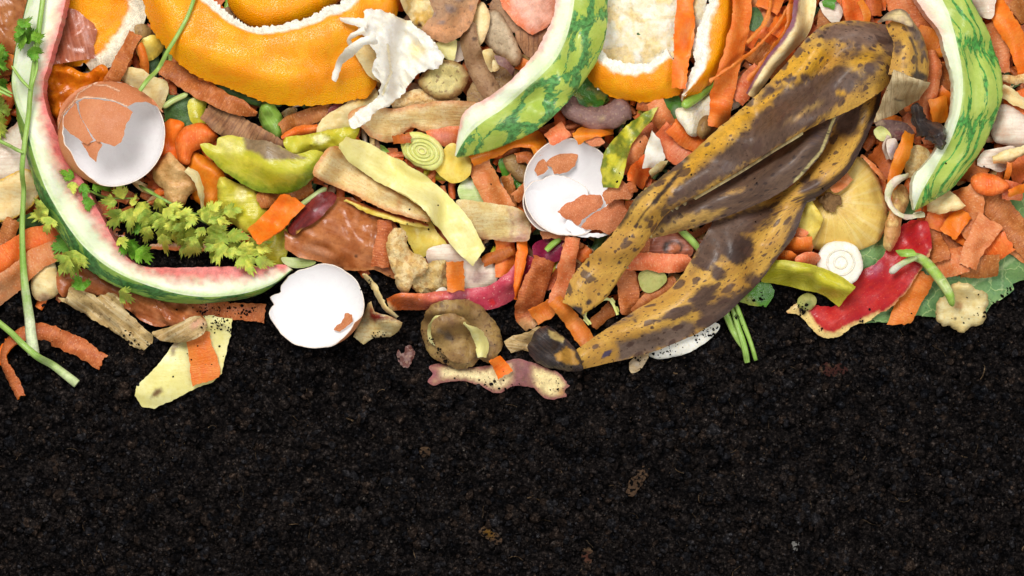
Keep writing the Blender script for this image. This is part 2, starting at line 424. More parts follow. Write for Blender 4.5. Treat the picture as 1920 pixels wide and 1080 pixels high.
# ---------------------------------------------------------------- materials
def mat(name, c1, c2, c3=None, patch=40, fine=8, streak=None, rough=0.45, sss=0.12, bump=0.35, bump_scale=5, spots=None, coat=0.0, sharp_paint=False, melon=False, pores=None, rings=None, veins=None, speck=None, var=0.12, spec=0.3, trans=0.0, sscol=None, pnoise=2.4, psc=9.0):
    """patch, fine, streak: sizes in plan units; streak=(along, across, strength) draws c3 in stretched fibres"""
    m = bpy.data.materials.new(name); m.use_nodes = True; nt = m.node_tree; N = nt.nodes; Lk = nt.links
    bs = N['Principled BSDF']
    uvn = N.new('ShaderNodeUVMap'); uvn.uv_map = 'UVMap'
    def mp(sx, sy=None, off=0.0):
        n = N.new('ShaderNodeMapping'); n.inputs['Scale'].default_value = (100.0 / sx, 100.0 / (sy or sx), 1); n.inputs['Location'].default_value = (off, off * 1.7, 0)
        Lk.new(uvn.outputs[0], n.inputs[0]); return n.outputs[0]
    def noise(vec, detail=3, rgh=0.55, dist=0.0):
        n = N.new('ShaderNodeTexNoise'); n.noise_dimensions = '2D'; n.inputs['Scale'].default_value = 1.0; n.inputs['Detail'].default_value = detail; n.inputs['Roughness'].default_value = rgh; n.inputs['Distortion'].default_value = dist
        Lk.new(vec, n.inputs['Vector']); return n.outputs[0]
    def rng(v, a, b, lo=0.0, hi=1.0):
        n = N.new('ShaderNodeMapRange'); n.inputs[1].default_value = a; n.inputs[2].default_value = b; n.inputs[3].default_value = lo; n.inputs[4].default_value = hi
        n.interpolation_type = 'SMOOTHSTEP'; Lk.new(v, n.inputs[0]); return n.outputs[0]
    def mth(op, a, b):
        n = N.new('ShaderNodeMath'); n.operation = op
        for i, v in enumerate((a, b)):
            if isinstance(v, (int, float)): n.inputs[i].default_value = v
            else: Lk.new(v, n.inputs[i])
        return n.outputs[0]
    def mix(f, a, b):
        n = N.new('ShaderNodeMix'); n.data_type = 'RGBA'
        if isinstance(f, (int, float)): n.inputs[0].default_value = f
        else: Lk.new(f, n.inputs[0])
        for i, v in ((6, a), (7, b)):
            if isinstance(v, tuple): n.inputs[i].default_value = v + (1,) if len(v) == 3 else v
            else: Lk.new(v, n.inputs[i])
        return n.outputs[2]
    col = mix(rng(noise(mp(patch)), 0.36, 0.64), lin(c1), lin(c2))
    c3 = c3 or tuple(int(v * 0.78) for v in c1)
    col = mix(rng(noise(mp(fine, off=3), 4, 0.7), 0.45, 0.75, 0, 0.5), col, lin(c3))
    if streak: col = mix(rng(noise(mp(streak[0], streak[1], 7), 3, 0.65), 0.44, 0.68, 0, streak[2]), col, lin(streak[3] if len(streak) > 3 else c3))
    hgt = noise(mp(bump_scale, off=11), 4, 0.65)
    if streak: hgt = mth('ADD', mth('MULTIPLY', hgt, 0.5), noise(mp(streak[0], streak[1], 7), 3, 0.65))
    if pores:          # (size, depth): citrus pits
        v = N.new('ShaderNodeTexVoronoi'); v.voronoi_dimensions = '2D'; v.inputs['Scale'].default_value = 1; Lk.new(mp(pores[0]), v.inputs['Vector'])
        pit = rng(v.outputs['Distance'], 0.0, 0.42); hgt = mth('ADD', mth('MULTIPLY', hgt, 0.35), mth('MULTIPLY', pit, pores[1]))
        col = mix(rng(v.outputs['Distance'], 0.05, 0.35, 0.30, 0.0), col, lin(tuple(min(255, int(c * 1.12 + 18)) for c in c1)))
    if veins:          # (size, colour, width, strength)
        v = N.new('ShaderNodeTexVoronoi'); v.voronoi_dimensions = '2D'; v.feature = 'DISTANCE_TO_EDGE'; v.inputs['Scale'].default_value = 1
        w = N.new('ShaderNodeVectorMath'); w.operation = 'ADD'; nn = N.new('ShaderNodeTexNoise'); nn.noise_dimensions = '2D'; nn.inputs['Scale'].default_value = 2.0
        base = mp(veins[0]); Lk.new(base, nn.inputs['Vector']); sc = N.new('ShaderNodeVectorMath'); sc.operation = 'SCALE'; sc.inputs['Scale'].default_value = 0.5; Lk.new(nn.outputs[1], sc.inputs[0])
        Lk.new(base, w.inputs[0]); Lk.new(sc.outputs[0], w.inputs[1]); Lk.new(w.outputs[0], v.inputs['Vector'])
        f = rng(v.outputs['Distance'], 0.0, veins[2], veins[3], 0.0); col = mix(f, col, lin(veins[1])); hgt = mth('ADD', hgt, mth('MULTIPLY', f, 0.8))
    if melon:          # (along, across, width, dark colour, coverage): the broken dark stripes of the skin
        v = N.new('ShaderNodeTexVoronoi'); v.voronoi_dimensions = '2D'; v.feature = 'DISTANCE_TO_EDGE'; v.inputs['Scale'].default_value = 1; v.inputs['Randomness'].default_value = 0.95
        base = mp(melon[0], melon[1]); nn = N.new('ShaderNodeTexNoise'); nn.noise_dimensions = '2D'; nn.inputs['Scale'].default_value = 2.6; nn.inputs['Detail'].default_value = 5; nn.inputs['Roughness'].default_value = 0.65; Lk.new(base, nn.inputs['Vector'])
        sc = N.new('ShaderNodeVectorMath'); sc.operation = 'SCALE'; sc.inputs['Scale'].default_value = 0.75; Lk.new(nn.outputs[1], sc.inputs[0])
        w = N.new('ShaderNodeVectorMath'); w.operation = 'ADD'; Lk.new(base, w.inputs[0]); Lk.new(sc.outputs[0], w.inputs[1]); Lk.new(w.outputs[0], v.inputs['Vector'])
        big = noise(mp(melon[0] * 0.8, melon[1] * 0.9, 5), 2)
        wd = rng(big, 0.32, 0.60, 0.035, melon[2]); f = N.new('ShaderNodeMapRange'); f.interpolation_type = 'SMOOTHSTEP'
        Lk.new(mth('ADD', v.outputs['Distance'], mth('MULTIPLY', mth('SUBTRACT', noise(mp(7, 5, 9), 4, 0.7), 0.5), 0.16)), f.inputs[0]); Lk.new(mth('MULTIPLY', wd, 0.6), f.inputs[1]); Lk.new(mth('ADD', wd, 0.02), f.inputs[2]); f.inputs[3].default_value = melon[4]; f.inputs[4].default_value = 0
        col = mix(f.outputs[0], col, mix(rng(noise(mp(9, off=2), 4, 0.7), 0.35, 0.65), lin(melon[3]), lin(tuple(int(c * 1.45 + 6) for c in melon[3]))))
    at = N.new('ShaderNodeAttribute'); at.attribute_name = 'paint'
    a = at.outputs['Alpha']; q = mth('MULTIPLY', mth('MULTIPLY', a, mth('SUBTRACT', 1.0, a)), pnoise)
    a2 = mth('ADD', a, mth('MULTIPLY', mth('SUBTRACT', noise(mp(psc, off=21), 5, 0.72), 0.5), mth('MULTIPLY', q, 1.6)))
    a2 = rng(a2, 0.12, 0.88) if sharp_paint else mth('MINIMUM', mth('MAXIMUM', a2, 0.0), 1.0)
    pc = at.outputs['Color']
    pcv = N.new('ShaderNodeHueSaturation'); Lk.new(pc, pcv.inputs['Color']); Lk.new(rng(noise(mp(fine * 1.5, off=5), 4, 0.7), 0.3, 0.7, 0.8, 1.18), pcv.inputs['Value'])
    col = mix(a2, col, pcv.outputs[0])
    if spots:          # list of (size, threshold, colour, strength)
        for i, (sz, thr, sc_, st) in enumerate(spots):
            v = N.new('ShaderNodeTexVoronoi'); v.voronoi_dimensions = '2D'; v.inputs['Scale'].default_value = 1; v.inputs['Randomness'].default_value = 1.0
            base = mp(sz * 1.12, sz, 13 + i * 5); Lk.new(base, v.inputs['Vector'])
            dd = mth('ADD', v.outputs['Distance'], mth('MULTIPLY', mth('SUBTRACT', noise(mp(sz * .4, off=4), 3), 0.5), 0.35))
            sep = N.new('ShaderNodeSeparateColor'); Lk.new(v.outputs['Color'], sep.inputs[0])
            rad = mth('MULTIPLY', sep.outputs[0], thr)
            f = N.new('ShaderNodeMapRange'); f.interpolation_type = 'SMOOTHSTEP'; Lk.new(dd, f.inputs[0]); Lk.new(mth('MULTIPLY', rad, 0.7), f.inputs[1]); Lk.new(mth('ADD', rad, 0.02), f.inputs[2]); f.inputs[3].default_value = st; f.inputs[4].default_value = 0
            col = mix(f.outputs[0], col, lin(sc_))
    if speck: # fine grain specks (threshold, colour, strength, size)
        col = mix(rng(noise(mp(speck[3], off=17), 2, 0.5), speck[0], speck[0] + 0.05, 0, speck[2]), col, lin(speck[1]))
    oi = N.new('ShaderNodeObjectInfo'); hs = N.new('ShaderNodeHueSaturation'); Lk.new(col, hs.inputs['Color'])
    Lk.new(rng(oi.outputs['Random'], 0, 1, 1 - var, 1 + var * .6), hs.inputs['Value']); Lk.new(rng(oi.outputs['Random'], 0, 1, 0.5 + var * 0.06, 0.5 - var * 0.06), hs.inputs['Hue'])
    Lk.new(hs.outputs[0], bs.inputs['Base Color'])
    Lk.new(rng(noise(mp(18, off=8), 2), 0.3, 0.7, max(0.08, rough - 0.12), min(1, rough + 0.15)), bs.inputs['Roughness'])
    bs.inputs['Subsurface Weight'].default_value = sss; bs.inputs['Subsurface Scale'].default_value = 0.0016
    bs.inputs['Subsurface Radius'].default_value = sscol or (1.0, 0.6, 0.35)
    bs.inputs['Specular IOR Level'].default_value = spec
    bs.inputs['Coat Weight'].default_value = coat * 0.6; bs.inputs['Coat Roughness'].default_value = 0.18
    bu = N.new('ShaderNodeBump'); bu.inputs['Strength'].default_value = bump * 0.6; bu.inputs['Distance'].default_value = 0.0012; Lk.new(hgt, bu.inputs['Height']); Lk.new(bu.outputs[0], bs.inputs['Normal'])
    if coat: Lk.new(bu.outputs[0], bs.inputs['Coat Normal'])
    return m

MT = {}
def defm(k, *a, **kw): MT[k] = mat(k, *a, **kw)
fib = (7, 60, .5)
defm('carrot', (240, 122, 36), (243, 140, 58), (220, 98, 32), streak=(3.0, 22, .35), rough=.42, coat=.15, spec=.35, bump=.5, patch=26, speck=(.66, (250, 176, 112), .45, 4))
defm('carrot_bright', (250, 126, 18), (250, 142, 40), (232, 104, 22), streak=(3.0, 22, .25), rough=.4, coat=.15, spec=.35, bump=.4, patch=26, speck=(.68, (250, 176, 100), .4, 4))
defm('carrot_pink', (232, 130, 72), (240, 152, 96), (214, 106, 58), streak=(2.8, 20, .4), rough=.42, coat=.15, spec=.35, bump=.6, patch=24, speck=(.64, (248, 194, 150), .5, 4))
defm('carrot_brown', (190, 106, 46), (208, 126, 66), (156, 78, 34), streak=(2.8, 24, .45), rough=.46, coat=.15, spec=.35, bump=.7, patch=22, speck=(.65, (238, 178, 126), .5, 4))
defm('carrot_dark', (196, 94, 32), (212, 112, 46), (158, 72, 28), streak=(3, 24, .4), rough=.42, coat=.15, spec=.35, bump=.6)
defm('orange', (255, 154, 0), (255, 174, 6), (252, 138, 0), patch=60, pores=(3.2, .7), rough=.32, coat=.3, spec=.35, bump=.7, var=.03, sss=.06)
defm('pith', (250, 240, 208), (255, 250, 236), (242, 214, 150), patch=30, fine=10, rough=.8, sss=.3, bump=1.0, bump_scale=7, sscol=(1, .8, .5), var=.03, spec=.2)
defm('knobbly_orange', (232, 142, 22), (220, 120, 18), (190, 92, 12), rough=.22, coat=.7, bump=.6, bump_scale=14)
defm('melon_flesh', (244, 248, 224), (236, 245, 210), (226, 238, 190), patch=60, rough=.42, sss=.3, coat=.12, bump=.3, bump_scale=4, sscol=(1, .8, .5), var=.02, psc=5, pnoise=.7)
defm('melon_skin_a', (146, 176, 82), (122, 158, 66), (104, 146, 60), melon=(130, 34, .26, (44, 84, 44), .88), rough=.36, coat=.3, bump=.15, var=.02)
defm('melon_skin_b', (184, 202, 92), (172, 194, 80), (152, 180, 74), melon=(84, 44, .21, (62, 110, 58), .95), rough=.36, coat=.25, bump=.15, var=.02)
defm('melon_skin_c', (186, 204, 98), (172, 194, 86), (158, 184, 80), melon=(150, 27, .16, (56, 116, 50), .96), rough=.38, coat=.2, bump=.2, streak=(60, 5, .12, (150, 186, 86)), var=.02)
defm('egg_brown', (214, 142, 96), (204, 130, 84), (188, 112, 66), patch=60, fine=5, rough=.5, sss=.1, bump=.25, bump_scale=2.5, speck=(.62, (232, 170, 130), .4, 2.4), var=.05)
defm('egg_rust', (216, 136, 88), (206, 122, 74), (170, 88, 48), patch=30, fine=4, rough=.55, sss=.1, bump=.6, bump_scale=2.5, speck=(.60, (240, 180, 140), .45, 2.6), var=.05)
defm('egg_white', (255, 252, 251), (253, 248, 248), (255, 252, 250), patch=60, rough=.36, sss=.2, bump=.12, bump_scale=9, coat=.15, sscol=(1, .9, .85), var=.01)
defm('egg_edge', (246, 226, 208), (250, 236, 222), rough=.6, sss=.1, var=.02)
ban = dict(sharp_paint=True, rough=.46, coat=.15, spec=.3, bump=.22, bump_scale=6, var=.02, patch=70, psc=13, pnoise=2.0)
defm('banana', (216, 168, 74), (198, 148, 66), (152, 112, 66), streak=(70, 5, .3, (180, 126, 56)), spots=[(38, .34, (88, 64, 54), .85), (12, .15, (70, 50, 40), .85), (24, .16, (80, 58, 48), .8)], **ban)
defm('banana_dark', (118, 92, 74), (100, 77, 64), (78, 60, 52), streak=(80, 4, .4, (70, 56, 54)), rough=.5, coat=.05, spec=.35, bump=.15, var=.02, sharp_paint=True, spots=[(22, .25, (54, 42, 42), .7)])
defm('banana_black', (44, 38, 40), (66, 56, 54), (30, 26, 28), streak=(60, 5, .6, (98, 84, 76)), rough=.36, coat=.4, bump=.9, var=.02, sharp_paint=True)
defm('banana_inside', (226, 206, 150), (206, 184, 128), (176, 150, 96), streak=(50, 4, .4), rough=.7, bump=.6)
defm('cream', (244, 216, 150), (248, 230, 176), (228, 184, 108), rough=.48, coat=.15, bump=.4, streak=(24, 7, .3), sscol=(1, .8, .5), sss=.2)
defm('apple_flesh', (238, 208, 142), (246, 226, 174), (216, 160, 90), rough=.42, coat=.25, bump=.6, fine=6, streak=(34, 6, .4, (222, 170, 104)), sscol=(1, .8, .5), sss=.2, speck=(.66, (206, 150, 90), .5, 4))
defm('tan_flesh', (236, 196, 124), (246, 220, 162), (196, 138, 74), rough=.38, coat=.4, bump=1.4, bump_scale=7, patch=16, speck=(.60, (190, 134, 76), .5, 8), sscol=(1, .8, .5), sss=.2)
defm('brown_flesh', (210, 158, 92), (226, 182, 120), (170, 114, 58), rough=.35, coat=.5, bump=1.0, bump_scale=12)
defm('pale_yellow', (238, 228, 146), (244, 236, 168), (226, 210, 120), rough=.4, coat=.2, bump=.25, streak=(50, 8, .2), sscol=(1, .9, .5), sss=.25, patch=60, var=.02)
defm('yellow', (240, 208, 84), (244, 222, 116), (222, 180, 60), rough=.36, coat=.3, bump=.3, sscol=(1, .8, .3), sss=.2, var=.04)
defm('yellow_green', (208, 198, 48), (222, 212, 74), (170, 170, 40), rough=.3, coat=.4, bump=.4, streak=(40, 6, .3), sss=.15, var=.04)
defm('avocado', (206, 198, 52), (216, 206, 76), (176, 180, 40), rough=.34, coat=.35, bump=.4, streak=(60, 8, .3), var=.02)
defm('white', (250, 247, 236), (244, 238, 222), (232, 218, 184), rough=.5, sss=.3, coat=.1, bump=.45, sscol=(1, .85, .6), var=.02)
defm('onion_white', (244, 232, 212), (236, 216, 196), (222, 188, 166), rough=.3, coat=.4, bump=.4, streak=(90, 5, .5), sscol=(1, .8, .6), sss=.2, var=.04)
defm('onion_flesh', (240, 208, 110), (232, 196, 100), (206, 160, 70), rough=.34, coat=.3, bump=.4, streak=(120, 5, .38, (248, 230, 164)), var=.02)
defm('onion_skin', (172, 96, 48), (198, 122, 70), (134, 66, 32), rough=.3, coat=.4, bump=.25, streak=(120, 12, .28, (214, 146, 104)), patch=34, var=.04)
defm('onion_red', (164, 92, 66), (188, 112, 82), (124, 60, 46), rough=.24, coat=.7, bump=.25, streak=(140, 6, .45, (214, 150, 130)), var=.03)
defm('onion_papery', (206, 174, 116), (188, 154, 98), (140, 108, 66), rough=.5, coat=.2, bump=.7, streak=(80, 6, .6, (230, 208, 164)), speck=(.64, (120, 90, 54), .5, 9), var=.03)
defm('shallot', (118, 40, 38), (138, 54, 46), (80, 26, 28), rough=.24, coat=.6, bump=.3, streak=(90, 6, .5), var=.03)
defm('potato_skin', (184, 146, 108), (166, 126, 92), (136, 98, 70), rough=.5, coat=.12, bump=.7, speck=(.64, (126, 94, 72), .5, 7), var=.05)
defm('potato_gold', (172, 138, 82), (152, 116, 70), (124, 90, 56), rough=.38, coat=.3, bump=.6, speck=(.63, (118, 84, 56), .6, 9), var=.03)
defm('potato_purple', (146, 112, 104), (128, 96, 90), (104, 78, 74), rough=.45, coat=.2, bump=.8, speck=(.62, (176, 144, 120), .5, 6), var=.04)
defm('ginger', (176, 124, 88), (196, 146, 104), (128, 86, 62), rough=.55, coat=.08, bump=1.1, streak=(5, 44, .6, (116, 82, 66)), var=.04)
defm('green', (136, 178, 62), (156, 196, 82), (112, 152, 50), rough=.36, coat=.3, bump=.3, streak=(90, 4, .55, (178, 208, 110)), sscol=(.5, 1, .2), var=.04)
defm('green_pale', (186, 206, 122), (206, 222, 148), (160, 186, 96), rough=.36, coat=.3, bump=.3, streak=(90, 4, .5, (220, 232, 176)), sscol=(.5, 1, .2), var=.03)
defm('green_dark', (60, 92, 48), (82, 118, 58), (44, 70, 38), rough=.4, coat=.3, bump=.6, var=.06)
defm('pepper', (98, 158, 50), (84, 142, 46), (68, 120, 42), rough=.25, coat=.7, bump=.6, bump_scale=7, var=.05)
defm('stem', (160, 196, 92), (140, 182, 76), (120, 160, 60), rough=.36, coat=.25, bump=.35, streak=(120, 3.4, .6, (196, 218, 138)), sscol=(.5, 1, .2), var=.03)
defm('parsley', (218, 224, 92), (182, 206, 84), (134, 172, 66), patch=16, fine=7, rough=.5, sss=.15, bump=.6, veins=(9, (196, 200, 96), .12, .45), sscol=(.5, 1, .2), var=.22)
defm('parsley_green', (98, 156, 40), (120, 176, 50), (74, 124, 34), patch=20, rough=.45, sss=.12, bump=.6, veins=(8, (150, 192, 80), .12, .5), sscol=(.5, 1, .2), var=.12)
defm('cabbage', (126, 162, 96), (104, 146, 88), (88, 128, 80), patch=60, rough=.42, coat=.15, bump=.5, veins=(32, (180, 202, 132), .055, .75), sscol=(.5, 1, .3), var=.04)
defm('apple_red', (200, 38, 38), (182, 28, 40), (150, 24, 44), patch=50, rough=.42, coat=.25, bump=.3, speck=(.70, (226, 120, 96), .6, 3.6), streak=(60, 8, .25, (214, 66, 44)), var=.02)
defm('beet', (128, 26, 58), (150, 36, 72), (100, 18, 46), rough=.3, coat=.4, bump=.4, var=.04)
defm('rhubarb', (204, 62, 84), (216, 92, 104), (176, 40, 74), rough=.26, coat=.5, bump=.4, speck=(.68, (244, 176, 168), .7, 7), var=.02)
defm('leek', (226, 226, 128), (236, 236, 158), (206, 210, 96), rough=.35, coat=.25, bump=.4, sss=.25, var=.02)
defm('peel_green', (168, 170, 88), (186, 180, 106), (140, 132, 66), rough=.5, bump=.5, var=.05)
defm('wood', (78, 60, 46), (92, 72, 54), (50, 38, 30), rough=.9, bump=1.6, bump_scale=6, patch=9, spec=.05, streak=(50, 4, .8), sss=0, var=.05, speck=(.52, (14, 12, 11), 1, 7))
defm('root_fuzz', (122, 88, 56), (150, 112, 72), (80, 56, 36), rough=.8, bump=1.2, sss=0)
defm('straw', (226, 204, 160), (204, 178, 130), (150, 118, 80), rough=.6, bump=.9, streak=(70, 5, .6, (160, 128, 88)), var=.02)
M_ = MT
def ms(*k): return [MT[i] for i in k]

# soil
def soil_mat(name, dark, mid, light, rough=.9):
    m = bpy.data.materials.new(name); m.use_nodes = True; nt = m.node_tree; N = nt.nodes; Lk = nt.links; bs = N['Principled BSDF']
    tc = N.new('ShaderNodeTexCoord')
    def nz(s, d=4, r=.65):
        n = N.new('ShaderNodeTexNoise'); n.inputs['Scale'].default_value = s; n.inputs['Detail'].default_value = d; n.inputs['Roughness'].default_value = r; Lk.new(tc.outputs['Object'], n.inputs['Vector']); return n.outputs[0]
    def ramp(v, st):
        r = N.new('ShaderNodeValToRGB'); Lk.new(v, r.inputs[0]); e = r.color_ramp.elements
        e[0].position, e[0].color = st[0][0], st[0][1] + (1,); e[1].position, e[1].color = st[-1][0], st[-1][1] + (1,)
        for p, c in st[1:-1]: x = e.new(p); x.color = c + (1,)
        return r.outputs[0]
    base = ramp(nz(520, 6, .8), [(.40, dark), (.53, mid), (.60, light), (.70, tuple(min(1, v * 3.2) for v in light))])
    tone = ramp(nz(120, 3), [(.36, (.45, .46, .50)), (.66, (1.8, 1.6, 1.45))])
    mx = N.new('ShaderNodeMix'); mx.data_type = 'RGBA'; mx.blend_type = 'MULTIPLY'; mx.inputs[0].default_value = 1; Lk.new(base, mx.inputs[6]); Lk.new(tone, mx.inputs[7])
    oi = N.new('ShaderNodeObjectInfo')
    Lk.new(mx.outputs[2], bs.inputs['Base Color']); bs.inputs['Roughness'].default_value = rough; bs.inputs['Specular IOR Level'].default_value = .02
    bu = N.new('ShaderNodeBump'); bu.inputs['Strength'].default_value = 1; bu.inputs['Distance'].default_value = .0012; Lk.new(nz(900, 4, .7), bu.inputs['Height']); Lk.new(bu.outputs[0], bs.inputs['Normal'])
    return m
SOIL = soil_mat('soil_earth', (.0016, .0015, .0017), (.0078, .0070, .0072), (.026, .0225, .0215))
CR = [soil_mat('crumb_black', (.003, .0026, .0028), (.011, .0096, .0096), (.029, .025, .023), .8),
      soil_mat('crumb_brown', (.007, .0052, .0045), (.020, .0150, .0125), (.055, .042, .034)),
      soil_mat('crumb_grey', (.010, .0095, .0095), (.028, .026, .025), (.07, .066, .060), .7),
      soil_mat('crumb_slate', (.003, .0032, .004), (.013, .0135, .016), (.032, .033, .037), .75),
      soil_mat('crumb_straw', (.05, .033, .018), (.12, .085, .05), (.2, .15, .09))]
# ---------------------------------------------------------------- soil
def soil_h(px, py):
    h = 10 * fbm(px / 160, py / 160, 1, 2) + 15 * fbm(px / 48, py / 48, 2, 3) + 4.5 * fbm(px / 13, py / 13, 3, 3)
    # clods: rounded lumps
    for sc, amp, sd in ((34, 10, 11), (15, 7, 12), (8, 4, 13)):
        gx = px / sc; gy = py / sc; ix = np.floor(gx); iy = np.floor(gy); best = np.full(np.shape(px), 9.0)
        for dx in (-1, 0, 1):
            for dy in (-1, 0, 1):
                cx = ix + dx; cy = iy + dy; ox = hash2(cx, cy, sd); oy = hash2(cx, cy, sd + 50); r = .35 + .65 * hash2(cx, cy, sd + 90)
                best = np.minimum(best, np.hypot(gx - cx - ox, gy - cy - oy) / r)
        h = h + amp * (np.sqrt(np.clip(1 - best ** 2, 0, 1)) - .3)
    return h
def build_soil():
    st = 3.1; xs = np.arange(-420, 2340, st); ys = np.arange(-420, 1500, st); gx, gy = np.meshgrid(xs, ys)
    gx = gx + (hash2(np.arange(gx.size), np.arange(gx.size) * 0, 5).reshape(gx.shape) - .5) * 1.3
    h = soil_h(gx, gy) - 8
    V = np.column_stack([(gx.ravel() - 960) * PX, -(gy.ravel() - 540) * PX, h.ravel() * PX])
    n, m = gx.shape; idx = np.arange(n * m).reshape(n, m)
    F = np.column_stack([idx[:-1, :-1].ravel(), idx[1:, :-1].ravel(), idx[1:, 1:].ravel(), idx[:-1, 1:].ravel()])
    me = bpy.data.meshes.new('soil'); me.vertices.add(len(V)); me.vertices.foreach_set('co', V.astype(np.float32).ravel())
    me.loops.add(F.size); me.loops.foreach_set('vertex_index', F.astype(np.int32).ravel()); me.polygons.add(len(F))
    me.polygons.foreach_set('loop_start', np.arange(0, F.size, 4, dtype=np.int32)); me.polygons.foreach_set('loop_total', np.full(len(F), 4, np.int32))
    me.polygons.foreach_set('use_smooth', np.ones(len(F), bool)); me.update(calc_edges=True); me.materials.append(SOIL)
    o = bpy.data.objects.new('soil', me); C.objects.link(o); tag(o, 'dark crumbly compost soil under and in front of the vegetable scraps', None, kind='structure')
build_soil()
gx, gy = np.meshgrid(X0 + np.arange(NX) * CELL, Y0 + np.arange(NY) * CELL)
H[:] = soil_h(gx, gy) - 8
SOILH = H.copy()

ico = bmesh.new(); bmesh.ops.create_icosphere(ico, subdivisions=1, radius=1); ico.verts.ensure_lookup_table()
IV = np.array([v.co[:] for v in ico.verts]); IF = np.array([[v.index for v in f.verts] for f in ico.faces]); ico.free()
def crumbs(name, label, spots, mats, kind='stuff', smooth=False, seed=3):
    """spots: rows of x, y, z, radius, material"""
    r = np.random.RandomState(seed); V = []; F = []; fm = []; n = len(IV)
    for i, (x, y, z, s, m) in enumerate(spots):
        q = IV * (s * r.uniform(.55, 1.35, 3)) * (1 + r.uniform(-.22, .22, (n, 1)))
        a = r.uniform(0, 6.28); R2 = np.array([[math.cos(a), -math.sin(a), 0], [math.sin(a), math.cos(a), 0], [0, 0, 1]]); q = q @ R2.T
        z2 = z + s * .35; k = (D - z * PX) / D
        V.append(np.column_stack([((x - 960) * k + q[:, 0]) * PX, (-(y - 540) * k + q[:, 1]) * PX, (z2 + q[:, 2]) * PX])); F.append(IF + i * n); fm += [m] * len(IF)
    V = np.vstack(V); F = np.vstack(F)
    me = bpy.data.meshes.new(name); me.vertices.add(len(V)); me.vertices.foreach_set('co', V.astype(np.float32).ravel())
    me.loops.add(F.size); me.loops.foreach_set('vertex_index', F.astype(np.int32).ravel()); me.polygons.add(len(F))
    me.polygons.foreach_set('loop_start', np.arange(0, F.size, 3, dtype=np.int32)); me.polygons.foreach_set('loop_total', np.full(len(F), 3, np.int32))
    me.polygons.foreach_set('material_index', np.array(fm, np.int32)); me.update(calc_edges=True)
    for m in mats: me.materials.append(m)
    o = bpy.data.objects.new(name, me); C.objects.link(o); tag(o, label, None, kind=kind); return o
def build_crumbs():
    r = np.random.RandomState(8); sp = []
    for i in range(30000):
        x = r.uniform(-60, 1980); y = r.uniform(430, 1140); s = min(11, 1.1 + r.exponential(1.7)); m = r.choice([0, 0, 0, 0, 3, 3, 1, 1, 2]) 
        if s > 3.5 and m == 2: m = 3
        z = float(SOILH[int((y - Y0) / CELL), int((x - X0) / CELL)]); sp.append((x, y, z - .2 - s * .15, s, m))
    for i in range(420):   # bigger clods, each with its own coat of crumbs
        x = r.uniform(-40, 1960); y = r.uniform(560, 1110); s = r.uniform(7, 19); z = float(SOILH[int((y - Y0) / CELL), int((x - X0) / CELL)])
        for j in range(10): sp.append((x + r.normal() * s * .42, y + r.normal() * s * .42, z - s * .25, s * r.uniform(.35, .7), r.choice([0, 0, 3, 1])))
        for j in range(16): sp.append((x + r.normal() * s * .5, y + r.normal() * s * .5, z + s * .38, r.uniform(.8, 1.8), r.choice([0, 3, 1, 2])))
    sp = [q for q in sp if (q[0] - 597) ** 2 + (q[1] - 572) ** 2 > 66 ** 2]
    for i in range(3000): # pale grit, and glints put in as pale crumb colour
        x = r.uniform(-60, 1980); y = r.uniform(430, 1140); z = float(SOILH[int((y - Y0) / CELL), int((x - X0) / CELL)]); sp.append((x, y, z + 1.5, r.uniform(.45, 1.15), r.choice([2, 4, 2, 1])))
    crumbs('soil_crumbs', 'loose black and brown crumbs strewn over the soil', sp, CR)
    # root hairs and fibres
    sp = []; V = []; F = []; b = 0
    for i in range(260):
        x = r.uniform(-40, 1960); y = r.uniform(500, 1120); L = r.uniform(8, 42); a = r.uniform(0, 6.28); w = r.uniform(.22, .55) if i % 9 else r.uniform(.9, 1.5); k = int(L / 3) + 3; pv = []
        da = r.uniform(-.18, .18)
        for j in range(k):
            z = float(SOILH[int((y - Y0) / CELL) % NY, int((x - X0) / CELL) % NX]) + 3.0 + 1.5 * math.sin(j * .9)
            for c_, dz in ((-1, 0), (1, 0), (0, 1.2)):
                V.append(((x - 960 - math.sin(a) * w * c_) * PX, -(y - 540 + math.cos(a) * w * c_) * PX, (z + dz * w) * PX))
            if j:
                q = b + (j - 1) * 3
                for e in range(3): F.append((q + e, q + (e + 1) % 3, q + 3 + (e + 1) % 3, q + 3 + e))
            x += math.cos(a) * L / k; y += math.sin(a) * L / k; a += da + r.uniform(-.25, .25)
        b += k * 3
    me = bpy.data.meshes.new('root_fibres'); me.from_pydata(V, [], F); me.materials.append(CR[4]); me.materials.append(CR[1])
    me.polygons.foreach_set('material_index', (np.arange(len(F)) // 40 % 2).astype(np.int32)); me.update()
    o = bpy.data.objects.new('root_fibres', me); C.objects.link(o); tag(o, 'fine dry root fibres scattered over the soil', None, kind='stuff')
build_crumbs()

